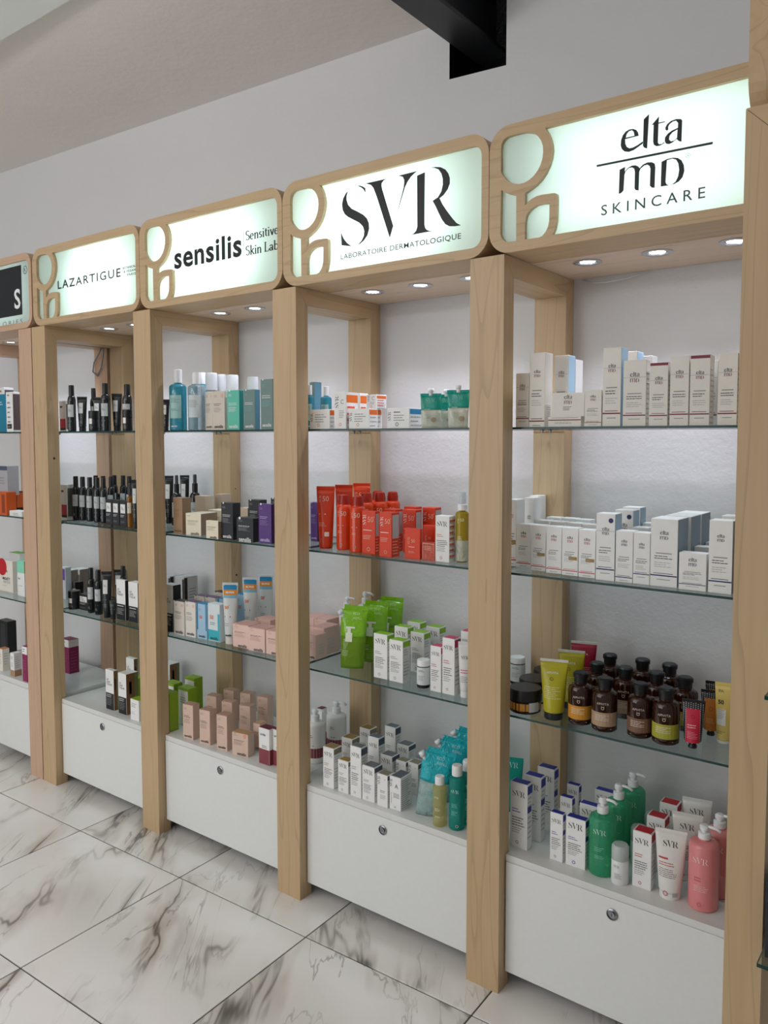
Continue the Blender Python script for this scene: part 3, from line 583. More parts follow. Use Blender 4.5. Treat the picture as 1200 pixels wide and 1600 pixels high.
STY = {
 'derma_maroon': ('white carton with maroon base line', 'ivory', None, elta_front('maroon'), [('l', .8, 12, .1, .9, 'lgrey', .05)]),
 'derma_maroontop': ('white carton with dark maroon top', 'ivory', 'maroon', elta_front('maroon', zc=.72) + [('b', 0, 1, .955, 1, 'maroon')], [('l', .8, 12, .1, .9, 'lgrey', .05)]),
 'derma_tall': ('tall slim white carton with round emblem', 'ivory', None, elta_front('maroon', lz=.07, zc=.72), [('l', .3, 6, .3, .8, 'lgrey', .02)]),
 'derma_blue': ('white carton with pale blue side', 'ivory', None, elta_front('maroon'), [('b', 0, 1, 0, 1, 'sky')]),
 'derma_white': ('plain white carton half hidden behind others', 'white', None, elta_front('maroon'), [('l', .5, 6, .3, .8, 'lgrey', .03)]),
 'derma_flat': ('low flat carton lying under another', 'ivory', None, [('b', 0, 1, .62, .72, 'maroon'), ('l', .9, 1, .1, .9, 'maroon', .06), ('l', .45, 2, .2, .8, 'grey', .07)], []),
 'derma_wide': ('wide white carton lying on flat one', 'ivory', None, [('elta', .5, .72, .24, 'ink', 'maroon'), ('l', .42, 3, .35, .65, 'ink', .04)], []),
 'derma_tiny': ('short white carton with round emblem', 'ivory', None, elta_front('maroon', lz=.1, zc=.78, w=.42), []),
 'cream_red': ('small white carton with thin red line', 'white', None, elta_front('red', 'red', .09, .76, .48), []),
 'cream_gold': ('white carton with small gold band', 'white', None, elta_front('red', 'red', .09, .76, .48, True), []),
 'cream_tall': ('taller white carton behind the small cartons', 'white', None, elta_front('red', 'ink', .09, .7, .5), []),
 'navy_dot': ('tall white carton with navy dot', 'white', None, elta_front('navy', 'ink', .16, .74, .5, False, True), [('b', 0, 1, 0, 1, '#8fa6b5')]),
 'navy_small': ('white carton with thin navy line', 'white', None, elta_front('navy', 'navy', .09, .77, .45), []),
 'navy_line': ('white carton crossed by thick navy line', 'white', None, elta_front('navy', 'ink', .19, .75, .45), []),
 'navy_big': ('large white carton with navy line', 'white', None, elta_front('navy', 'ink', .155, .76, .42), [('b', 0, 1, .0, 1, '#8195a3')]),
 'navy_short': ('short white jar carton with navy line', 'white', None, elta_front('navy', 'navy', .15, .76, .4), []),
 'svr_blue': ('white carton with royal blue top', 'white', 'blue', svr_front('blue'), svr_side('blue', True)),
 'svr_red': ('white carton with bright red top', 'white', 'red', svr_front('red'), svr_side('red')),
 'svr_lime': ('white carton with lime green top', 'white', 'lime', svr_front('pewter'), svr_side('lime')),
 'svr_pink': ('white carton with deep pink top', 'white', 'pink', svr_front('pink'), svr_side('pink')),
 'svr_gold': ('white carton with bronze top', 'white', 'ochre', svr_front('ochre'), svr_side('pewter')),
 'svr_grey': ('white carton with slate grey top', 'white', '#6f747a', svr_front('grey'), svr_side('steel')),
 'svr_ampoule': ('slim white serum carton, grey top', 'white', 'pewter', [('svrv', .18, .8, .25, 'ink'), ('l', .5, 2, .3, .8, 'ink', .03), ('l', .36, 4, .3, .9, 'grey', .022), ('o', .75, .85, .05, 'red')], svr_side('steel')),
 'svr_a': ('white carton with large letter A', 'white', '#5f666f', [('t', 'A', .62, .72, .3, 'steel', 0), ('svrv', .14, .8, .22, 'ink'), ('l', .5, 4, .35, .95, 'ink', .025), ('b', .14, .19, .18, .5, 'lgrey'), ('o', .5, .09, .07, 'steel')], [('l', .9, 20, .08, .92, 'grey', .042)]),
 'svr_c': ('upright white carton with orange side band', 'white', None, [('svrv', .22, .74, .3, 'ink'), ('t', 'C', .68, .74, .26, 'grey', 0), ('l', .5, 5, .4, .9, 'grey', .03), ('o', .5, .12, .1, 'orange')], [('b', .05, .95, .72, .93, 'orange'), ('l', .62, 3, .1, .9, 'coral', .12), ('l', .3, 3, .1, .9, 'lgrey', .08)]),
 'svr_orange_low': ('low white jar carton with orange accents', 'white', None, [('svrv', .1, .6, .13, 'ink'), ('l', .75, 4, .28, .85, 'grey', .08), ('o', .45, .2, .06, 'orange')], [('b', .05, .95, .7, .95, 'orange'), ('l', .6, 3, .1, .9, 'lgrey', .14)]),
 'svr_bluelow': ('low white jar carton with blue side', 'white', None, [('svrv', .1, .6, .13, 'ink'), ('l', .82, 1, .3, .6, 'navy', .09), ('l', .66, 3, .3, .85, 'grey', .08), ('o', .45, .2, .07, 'steel')], [('b', .05, .95, .7, .95, 'sunblue'), ('l', .6, 3, .1, .9, 'lgrey', .14)]),
 'orange_carton': ('bright orange-red sun care carton', 'vorange', None, [('svrv', .2, .8, .24, 'white'), ('t', '50', .66, .81, .42, '#f2b39a', 0), ('t', '+', .92, .87, .1, '#f2b39a', 0), ('l', .56, 1, .1, .75, 'white', .03), ('l', .43, 3, .1, .75, '#f0c0ac', .024), ('o', .5, .11, .12, '#e9b49f')], [('b', .08, .92, .42, .95, 'lgrey'), ('l', .36, 6, .1, .9, '#f0c0ac', .045)]),
 'orange_flat': ('small flat orange-red pocket card carton', 'vorange', None, [('svrv', .26, .6, .16, '#f0b39d'), ('t', '50', .56, .6, .24, '#f0b39d', 0), ('l', .4, 1, .25, .65, 'white', .03), ('l', .25, 2, .25, .7, '#f0c0ac', .025)], []),
 'clear_card': ('clear pink-tinted card in front', 'coral', None, [('l', .8, 3, .2, .8, '#f0c0ac', .06), ('b', .06, .08, .1, .95, '#f4c8bb'), ('b', .06, .95, .93, .95, '#f4c8bb')], []),
 'white_fluid': ('white carton striped orange on its side', 'white', None, svr_front('coral'), [('l', .92, 10, .05, .95, 'coral', .085), ('l', .88, 10, .05, .95, 'lgrey', .085)]),
 'sens_beige': ('pale beige carton with black lettering', 'beige', None, sens_front('ink', 'grey', sun='orange'), []),
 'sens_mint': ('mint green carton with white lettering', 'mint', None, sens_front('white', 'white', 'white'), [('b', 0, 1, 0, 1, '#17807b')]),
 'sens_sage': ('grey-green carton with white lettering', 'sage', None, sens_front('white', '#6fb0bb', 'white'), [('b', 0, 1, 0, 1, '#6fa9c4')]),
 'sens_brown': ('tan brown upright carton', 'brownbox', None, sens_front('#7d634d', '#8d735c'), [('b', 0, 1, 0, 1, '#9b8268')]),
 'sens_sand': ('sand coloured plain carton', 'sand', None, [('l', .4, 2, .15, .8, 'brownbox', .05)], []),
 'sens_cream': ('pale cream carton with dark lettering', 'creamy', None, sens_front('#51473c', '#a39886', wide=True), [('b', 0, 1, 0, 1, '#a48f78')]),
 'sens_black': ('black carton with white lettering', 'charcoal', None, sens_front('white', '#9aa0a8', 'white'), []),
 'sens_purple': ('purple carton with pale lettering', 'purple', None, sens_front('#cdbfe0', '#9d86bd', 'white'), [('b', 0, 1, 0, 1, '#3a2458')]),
 'sens_dark_top': ('cream carton with charcoal top', '#e0dbd1', '#3b3c40', sens_front('ink', 'grey', '#3b3c40', 'orange'), []),
 'sens_purple_top': ('cream carton with purple top', '#e9e4dc', '#6a4a72', sens_front('ink', 'grey', '#6a4a72', 'orange'), []),
 'sun_blue': ('pale blue sun cream carton, blue top', '#a9cbe4', 'sunblue', [('b', 0, .12, .25, 1, 'sunblue'), ('b', .88, 1, .25, 1, 'sunblue'), ('t', '50', .4, .62, .3, 'orange', .02), ('l', .85, 2, .2, .5, 'grey', .03), ('t', 'sensilis', .5, .08, .65, 'ink', .02)], []),
 'sun_teal': ('white and turquoise sun cream carton', '#dfe9ec', None, [('b', 0, 1, .02, .3, 'aqua'), ('b', .82, 1, .3, .75, 'aqua'), ('t', '50', .32, .64, .3, 'orange', .02), ('l', .5, 2, .2, .7, 'steel', .03), ('t', 'sensilis', .5, .08, .65, 'ink', .02)], []),
 'sens_pink': ('square rose pink carton, darker lid', 'rose', 'drose', sens_front('ink', 'dblush', 'drose', wide=True), [('l', .6, 4, .2, .8, 'silver', .08)]),
 'sens_blush': ('upright blush carton with brownish lid', 'blush', 'dblush', sens_front('ink', '#9c8478', 'dblush'), []),
 'sens_blush_short': ('short wide blush carton, tan lid', 'blush', '#c39a72', sens_front('ink', '#9c8478', '#c39a72', 'orange', True), []),
 'wine_carton': ('white carton with wine red lower part', 'white', '#6e2136', [('b', 0, 1, 0, .42, 'wine'), ('t', 'urnia', .4, .82, .5, 'steel', .02), ('l', .52, 2, .3, .85, 'ink', .03)], [('b', 0, 1, 0, .42, 'wine')]),
 'hair_box': ('silver gift carton with dark window', 'silver', None, [('t3', .4, .55, .5, 'ink'), ('b', .82, 1, .05, .95, '#2b1d18')], [('b', 0, .25, .02, .98, '#1f1714'), ('l', .7, 6, .35, .9, 'grey', .05)]),
 'hair_white': ('white and black carton, stacked lettering', 'white', None, [('b', 0, 1, 0, .40, 'black'), ('t3', .42, .7, .62, 'ink'), ('l', .36, 1, .1, .8, 'white', .035), ('l', .29, 5, .1, .85, 'lgrey', .022)], [('b', 0, 1, 0, 1, 'black')]),
 'hair_brown': ('white and black hair colour carton', 'white', None, [('b', 0, 1, 0, .42, 'black'), ('t3', .45, .7, .66, 'ink'), ('l', .38, 2, .1, .9, 'white', .03), ('l', .28, 5, .1, .9, 'grey', .025)], [('b', 0, .7, .0, 1, 'hairbrown'), ('b', .25, .45, .5, .8, '#d7b9a4'), ('b', .7, 1, 0, 1, 'olive')]),
 'green_box': ('lime green carton, white front panel', 'leaf', None, [('b', .0, .96, 0, .93, 'white'), ('l', .75, 3, .2, .8, 'grey', .04)], []),
 'green_white': ('white carton with lime green top', 'white', 'leaf', [('l', .8, 3, .12, .8, 'grey', .05), ('l', .4, 2, .12, .6, 'lgrey', .05)], []),
 'black_mini': ('small black carton with white label', 'charcoal', None, [('b', .12, .82, .52, .88, 'white'), ('t3', .46, .72, .4, 'ink'), ('l', .44, 2, .12, .75, 'white', .035), ('l', .2, 2, .12, .85, 'grey', .03)], []),
 'teal_serum': ('deep teal blue carton', 'tealbox', None, [('l', .8, 2, .2, .8, 'white', .04)], []),
 'white_serum': ('white carton with column of icons', 'white', None, [('b', .1, .8, .08, .2, 'ink'), ('b', .2, .5, .9, .94, 'brownbox'), ('l', .75, 6, .2, .7, 'grey', .08)], [('b', 0.05, 1, .05, .95, '#5f5052')]),
 'grey_carton': ('silver grey carton stacked on top', '#b3b1b6', None, [('b', 0, 1, .85, 1, 'steel'), ('l', .6, 3, .2, .8, 'grey', .06)], []),
 'orange_black': ('burnt orange upright carton', '#cf5a1c', None, [('b', .55, .85, .1, .9, '#8e3c12')], []),
 'orange_black2': ('black and orange carton', '#17181a', None, [('l', .8, 5, .2, .6, 'white', .1)], [('b', .5, 1, .15, .95, '#cf5a1c'), ('b', .08, .48, .2, .92, '#0e1018')]),
 'white_flat': ('low white flat carton', 'white', None, [('l', .6, 2, .3, .8, 'grey', .2)], []),
 'patch_box': ('white carton with a big red circle', 'cream', None, [('d', .32, .78, .30, 'red'), ('t', 'MIGHTY', .58, .42, .5, 'ink', .02), ('t', 'PATCH', .6, .31, .42, 'grey', 0), ('d', .62, .66, .045, 'gold'), ('l', .2, 1, .3, .6, 'lgrey', .03)], []),
 'mint_serum': ('white carton with pearly mint top', 'white', 'mintlite', [('b', 0, 1, .66, 1, 'mintlite'), ('t', 'No.', .3, .5, .3, 'steel', .02), ('l', .3, 1, .15, .7, 'lgrey', .03)], [('b', 0, 1, .66, 1, '#b9a26a')]),
 'green_lid': ('carton with grass green lid behind', 'white', '#6cb52c', [('l', .6, 2, .2, .8, 'grey', .06)], []),
 'black_case': ('black upright case with grey panel', '#141416', None, [('b', .3, .75, .08, .9, '#38383c')], []),
 'peach_carton': ('cream carton with orange-brown top', '#efe6da', '#cf7a3d', [('l', .75, 2, .15, .8, 'grey', .06), ('l', .5, 3, .15, .8, 'lgrey', .05)], [('l', .8, 5, .2, .85, 'lgrey', .08)]),
 'white_tan': ('white carton with tan lower band', 'white', None, [('b', 0, 1, 0, .27, 'tan'), ('l', .85, 2, .15, .8, 'grey', .05), ('l', .6, 3, .15, .8, 'lgrey', .05)], [('b', 0, 1, 0, .27, 'tan'), ('l', .85, 6, .15, .8, 'lgrey', .06)]),
 'magenta_carton': ('magenta carton with white top band', 'magenta', None, [('b', 0, 1, .78, 1, 'white'), ('l', .93, 2, .15, .6, 'navy', .04), ('l', .6, 4, .15, .8, '#a8487a', .05)], [('b', 0, 1, .78, 1, '#e6dfe2'), ('l', .65, 8, .15, .85, '#a8487a', .06)]),
 'red_white': ('white carton with red lower panel', 'white', None, [('b', .1, .95, .12, .42, 'red'), ('b', .1, .95, .05, .12, 'black'), ('b', .1, .5, .78, .84, 'steel')], [('b', .1, .95, .08, .9, '#6b675f')]),
 'taupe_box': ('taupe carton with white purple-marked top', '#8f857c', 'white', [('b', 0, 1, .78, 1, 'white'), ('d', .4, .9, .2, 'lilac')], []),
 'lilac_tube': ('white and lilac slim carton', '#dfe3ee', 'white', [('b', .1, .9, .6, .95, 'lilac')], []),
}
T3 = text('LA\nZAR\nTIGUE', .01, 1.25)
def face_print(spec, w, h, seed):
    P = Print(); rn = random.Random(seed)
    X = lambda f: -w / 2 + f * w
    for e in spec:
        k = e[0]
        if k == 'svr': P.word(e[4], SVR, X(e[1]), e[2] * h, e[3] * w)
        elif k == 'svrv':
            ww = min(e[3] * w * 2.6, .45 * h); v, f, a = SVR
            P.add(e[4], ([(-p[1], p[0]) for p in v], f), X(e[1]) + ww / a / 2, e[2] * h - ww / 2, ww / a, ww / a, 'logo')
        elif k == 'elta':
            ww = e[3] * w; P.word(e[4], ELTAW, X(e[1]), e[2] * h + ww * .34, ww, ww * .56); P.word(e[5], MD, X(e[1]), e[2] * h - ww * .32, ww * .98, ww * .44)
            if len(e) > 6 and e[6]: P.rect('grey', X(0) + .0007, X(1) - .0007, e[2] * h - .0002, e[2] * h + .0004, 'print_line')
        elif k == 't':
            d = text(e[1], e[6]); P.word(e[5], d, X(e[2]), e[3] * h, e[4] * w)
        elif k == 't3':
            P.word(e[4], T3, X(e[1]), e[2] * h, e[3] * w)
        elif k == 'b': P.rect(e[5], X(e[1]) + (.0006 if e[1] == 0 else 0), X(e[2]) - (.0006 if e[2] == 1 else 0), max(e[3] * h, .0006), min(e[4] * h, h - .0006))
        elif k == 'l': P.lines(e[5], X(e[3]), X(e[4]), e[1] * h, e[2], max(e[6] * h * 1.5, .0016), max(e[6] * h * .46, .0005), rn)
        elif k == 'o': P.ring(e[4], X(e[1]), e[2] * h, e[3] * w)
        elif k == 'd': P.ring(e[4], X(e[1]), e[2] * h, e[3] * w, 0.0)
        elif k == 'n': P.ring(e[2], X(e[1]), h - .0008, .045 * w * 1.3, 0.0)
    return P
def carton(root, style, w, d, h):
    look, bc, lid, front, side = STY[style]
    hb = h - (.0012 if lid else 0)
    bm_ = plain('#e8a08f', .2) if style == 'clear_card' else ink(bc, .42)
    body = link('body', boxmesh('body', -w / 2, w / 2, -d / 2, d / 2, 0, hb, .0006), film('#e87863', .55) if style == 'clear_card' else bm_, root)
    if lid:
        q = .09 * min(w, d) if style.startswith('svr') else .0004
        link('lid', boxmesh('lid', -w / 2 + q, w / 2 - q, -d / 2 + q, d / 2 - q, hb, h, .0003), ink(lid, .42), root)
    else: link('lid_flap', boxmesh('lid_flap', -w / 2 + .0012, w / 2 - .0012, -d / 2 + .0006, d / 2 - .002, hb, hb + .0005), bm_ if style != 'clear_card' else film('#e87863', .55), root)
    face_print(front, w, h, style).out(root, lambda x, z, k: (x, -d / 2 - k, z))
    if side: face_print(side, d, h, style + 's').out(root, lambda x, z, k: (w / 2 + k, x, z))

# ---------------------------------------------------------------- round bottles, jars, cans
def round_fn(R):
    def fn(x, z, k):
        r = R(z) if callable(R) else R
        a = x / r; return ((r + k) * math.sin(a), -(r + k) * math.cos(a), z)
    return fn
def label_print(root, r, spec, h, span=1.5, z0=0.0):
    """spec positions over a label 'span' radii wide"""
    P = face_print(spec, r * span, h, str(spec)[:40])
    Q = Print()
    for (use, col, _), (V, F) in P.g.items():
        if use == 'colour_band':      # bands are cut into strips so that they follow the curve
            for q in F:
                xs = [V[i][0] for i in q]; zs = [V[i][1] for i in q]
                Q.rect(col, min(xs), max(xs), min(zs), max(zs), use, 10)
        else: Q.add(col, (V, F), 0, 0, 1, 1, use)
    Q.out(root, round_fn(r))
def pump(root, z, r, h, m, flip=-1):
    """collar, stem and nozzle head; h = height of the whole pump"""
    c = link('collar', lathe('collar', [(r, z), (r, z + h * .42), (r * .85, z + h * .46), (r * .45, z + h * .46), (r * .45, z + h * .62)], 18), m, root)
    hd = lathe('pump_head', [(r * .55, z + h * .60), (r * .75, z + h * .66), (r * .78, z + h * .88), (r * .5, z + h), (0, z + h)], 16)
    p = link('pump_head', hd, m, root)
    n = tubemesh('nozzle', [(0, 0, z + h * .86), (r * 1.1, -r * .1, z + h * .9), (r * 1.9, -r * .2, z + h * .86), (r * 2.5, -r * .25, z + h * .70)], r * .27, 8)
    link('nozzle', n, m, p)
WHITEP = plain('#eff1f2', .3); BLACKP = plain('#17181a', .35)
amberg = plain('#3a1808', .10, trans=.35, coat=.5, key='amberglass'); 
def glassy(hexcol, tr=.75, rough=.08): return plain(hexcol, rough, trans=tr, ior=1.38, key=('glassy', hexcol, tr))
def body_prof(r, h, sh=.12, neck=.45, nh=.06, foot=.003):
    """cylinder with rounded shoulder up to h"""
    p = [(0, 0), (r - foot, 0), (r, foot)]
    zs = h * (1 - sh - nh)
    p += [(r, zs)]
    for i in range(1, 6):
        a = i / 5 * PI / 2
        p.append((r * neck + (r - r * neck) * math.cos(a), zs + h * sh * math.sin(a)))
    p += [(r * neck, h), (0, h)]
    return p
def build_round(root, kind, style, w, h):
    r = w / 2
    if kind == 'pump_bottle':
        S = {'green_pump': (film('#46b985', .5, .08, .05), [('svr', .45, .83, .66, '#cfeeda'), ('l', .55, 3, .2, .7, '#8fd0a8', .02), ('l', .4, 3, .2, .8, '#8fd0a8', .016)], .80),
             'pink_pump': (plain('#e2898a', .25, coat=.3), [('svr', .42, .82, .7, '#f7dede'), ('l', .55, 2, .15, .5, '#c05a5c', .03), ('l', .42, 4, .15, .8, '#f3cfcf', .018), ('o', .4, .12, .1, '#c76264')], .84),
             'white_pump': (plain('#e9ecec', .3), [('l', .7, 3, .2, .8, 'grey', .03)], .8),
             'wine_pump': (plain('#eceae8', .25), [('b', -.4, 1.4, .16, .42, 'wine'), ('l', .78, 2, .25, .6, 'ink', .03), ('l', .5, 1, .3, .6, 'ink', .03)], .78),
             'blue_lotion': (glassy('#3f9fb5', .5), [('b', .0, 1, .28, .82, '#a9cfcb'), ('l', .75, 4, .12, .8, '#4c8587', .02), ('l', .5, 2, .12, .8, '#4c8587', .02), ('t', 'sensilis', .4, .1, .5, 'white', .03)], .78)}[style]
        hb = h * S[2]
        link('body', lathe('body', body_prof(r, hb, .08, .42, .02)), S[0], root)
        label_print(root, r, S[1], hb * .9)
        if style == 'blue_lotion': link('cap', lathe('cap', [(r * .5, hb), (r * .5, h * .99), (r * .44, h), (0, h)], 20), WHITEP, root)
        else: pump(root, hb, r * .42, h - hb, WHITEP)
    elif kind == 'amber_bottle':
        lab = {'amber_orange': '#d2912f', 'amber_beige': '#b09379', 'amber_brown': '#7d5c49', 'amber_green': '#a9a93b', 'amber_plain': None}[style]
        hb = h * .80
        link('body', lathe('body', body_prof(r, hb, .14, .52, .03)), amberg, root)
        link('cap', lathe('cap', [(r * .54, hb), (r * .54, hb + h * .10), (r * .62, hb + h * .105), (r * .63, h * .975), (r * .5, h), (0, h)], 24), BLACKP, root)
        P = [('t', 'APIVITA', .5, .78, .56, '#d9c9bb', 0), ('o', .5, .66, .07, '#d9c9bb'), ('o', .45, .70, .03, '#d9c9bb'), ('o', .55, .70, .03, '#d9c9bb')]
        if lab: P += [('b', -.25, 1.25, .16, .54, lab), ('l', .47, 4, .12, .85, '#e7ddcf', .03)]
        else: P += [('l', .5, 4, .15, .85, '#8a6a55', .03)]
        P += [('l', .10, 1, .1, .9, '#e7ddcf', .035)]
        label_print(root, r, P, hb * .88, 1.7)
    elif kind == 'cream_jar':
        if style == 'amber_jar': bm_, lm, P = amberg, BLACKP, [('b', -.5, 1.5, .14, .44, '#d2912f'), ('b', .78, 1.25, .1, .5, 'silver')]
        else: bm_, lm, P = plain('#1d2122', .2), plain('#131516', .3), [('b', .05, .5, .35, .62, 'white'), ('l', .28, 3, .1, .6, 'grey', .04)]
        hb = h * .52 if style == 'amber_jar' else h * .62
        link('body', lathe('body', [(0, 0), (r * .93, 0), (r * .97, h * .03), (r * .97, hb - .003), (r * .9, hb), (0, hb)], 28), bm_, root)
        link('lid', lathe('lid', [(r, hb), (r, h * .94), (r * .96, h), (0, h)], 28), lm, root)
        label_print(root, r * .97, P, h)
    elif kind == 'pill_bottle':
        hb = h * .80
        link('body', lathe('body', [(0, 0), (r * .95, 0), (r, .003), (r, hb * .92), (r * .85, hb), (0, hb)]), plain('#1e2023', .25), root)
        link('cap', lathe('cap', [(r * 1.0, hb * .98), (r * 1.0, h * .97), (r * .93, h), (0, h)]), WHITEP, root)
        label_print(root, r, [('b', -.4, 1.4, .12, .75, '#dde3e4'), ('l', .66, 2, .1, .8, 'ink', .03), ('l', .45, 5, .1, .8, 'grey', .025)], h, 1.6)
    elif kind == 'roll_on':
        hb = h * .62
        link('body', lathe('body', [(0, 0), (r * .93, 0), (r, .004), (r * .97, hb * .93), (r * .88, hb), (0, hb)]), plain('#e8ebea', .3), root)
        link('cap', lathe('cap', [(r * .98, hb), (r * .98, h * .93), (r * .8, h * .985), (0, h)]), plain('#dce6e3', .25, trans=.35), root)
        label_print(root, r * .98, [('svr', .3, .48, .5, 'grey'), ('l', .3, 4, .15, .75, 'grey', .025)], h)
    elif kind == 'spray_can':
        cm = plain('#dc3f12', .22, coat=.4)
        hb = h * .83
        link('body', lathe('body', body_prof(r, hb, .11, .72, .02)), cm, root)
        link('cap', lathe('cap', [(r * .72, hb), (r * .72, h * .90), (r * .62, h * .985), (r * .4, h), (0, h)]), plain('#a8220f', .3), root)
        label_print(root, r, [('svrv', .16, .8, .2, '#f3c0a8'), ('t', '50', .6, .80, .5, '#f6cdb8', 0), ('l', .55, 1, .1, .6, 'white', .026), ('l', .42, 2, .1, .6, '#f3c0a8', .02), ('o', .4, .12, .13, '#c99b87')], hb, 1.5)
    elif kind == 'oil_spray':
        hb = h * .74
        link('body', lathe('body', body_prof(r, hb, .06, .5, .02)), glassy('#c9b02c', .6), root)
        link('base_mist', lathe('base_mist', [(r + .0002, .004), (r + .0002, hb * .42)], 22), film('#dfe2d0', .7), root)
        link('collar', lathe('collar', [(r * .75, hb), (r * .75, hb + h * .08), (r * .6, hb + h * .09), (0, hb + h * .09)]), WHITEP, root)
        link('cap', lathe('cap', [(r * .58, hb + h * .09), (r * .55, h * .98), (r * .45, h), (0, h)]), film('#e7eef2', .55), root)
        label_print(root, r, [('svrv', .2, .8, .2, '#f2efc4'), ('t', '50', .62, .82, .4, '#f2efc4', 0), ('l', .5, 3, .1, .7, '#f2efc4', .02)], hb)
    elif kind == 'cap_bottle':
        S = {'oil_bottle': (film('#d3ca86', .35, .08, .05), .84, .70, WHITEP, [('svr', .3, .78, .5, '#f4f2dc'), ('l', .5, 3, .15, .7, '#f4f2dc', .02), ('l', .3, 2, .15, .7, '#f4f2dc', .02)]),
             'teal_bottle': (film('#1ea396', .5, .08, .05), .84, .66, WHITEP, [('svr', .45, .80, .72, '#cfeeea'), ('l', .55, 3, .15, .7, '#8ed6cf', .02), ('l', .4, 4, .15, .7, '#8ed6cf', .016), ('o', .65, .1, .13, '#e9b9b0')]),
             'micellar': (glassy('#bcd3dc', .7), .80, .45, WHITEP, [('b', 0, 1, .3, .82, '#ccd7d9'), ('l', .78, 1, .08, .6, 'coral', .03), ('l', .7, 6, .08, .85, 'grey', .02)]),
             'blue_toner': (glassy('#5cb4c6', .6), .80, .45, WHITEP, [('b', 0, 1, .3, .82, '#ccd7d9')]),
             'clear_dome': (plain('#cfdde2', .2, trans=.3), .70, .93, plain('#edf2f5', .2, trans=.25), [('b', 0, 1, .3, .8, '#d9d6d0'), ('l', .7, 4, .1, .8, 'grey', .03)])}[style]
        hb = h * S[1]; rc = r * S[2]
        link('body', lathe('body', body_prof(r, hb, .07, .55, .02)), S[0], root)
        link('cap', lathe('cap', [(rc, hb), (rc, h * .97), (rc * .9, h), (0, h)], 22), S[3], root)
        label_print(root, r, S[4], hb * .92)
    elif kind == 'hair_bottle':
        hb = h * .78
        link('body', lathe('body', body_prof(r, hb, .15, .62, .02)), plain('#14191a', .12, coat=.4), root)
        link('cap', lathe('cap', [(r * .66, hb), (r * .64, h * .985), (r * .58, h), (0, h)], 18), plain('#1a1c1e', .3), root)
        label_print(root, r, [('b', .02, .98, .42, .78, '#c3c9c9'), ('t3', .42, .62, .5, 'ink'), ('l', .3, 1, .1, .6, 'silver', .02), ('l', .2, 3, .1, .6, 'grey', .018)], hb * .95, 1.7)
    elif kind == 'spray_bottle':
        hb = h * .66
        link('body', lathe('body', body_prof(r, hb, .28, .45, .02)), plain('#121415', .12, coat=.4), root)
        link('collar', lathe('collar', [(r * .48, hb), (r * .48, hb + h * .16), (r * .4, hb + h * .17), (0, hb + h * .17)]), BLACKP, root)
        link('spray_head', lathe('spray_head', [(r * .32, hb + h * .17), (r * .32, h * .98), (r * .25, h), (0, h)], 14), plain('#3b3e41', .3), root)
        label_print(root, r, [('b', .05, .95, .25, .7, '#aab2b2'), ('t3', .5, .5, .4, 'ink')], hb)
    elif kind == 'serum_bottle':
        hb = h * .72
        link('body', lathe('body', body_prof(r, hb, .08, .5, .03)), glassy('#a86f1e', .5), root)
        link('dropper_cap', lathe('dropper_cap', [(r * .55, hb), (r * .45, hb + h * .08), (r * .3, hb + h * .1), (r * .3, h * .98), (0, h)], 14), plain('#3a3230', .3), root)
        label_print(root, r, [('b', .0, 1, .45, .78, '#d9d2c2'), ('t3', .45, .64, .4, 'ink')], hb, 1.6)

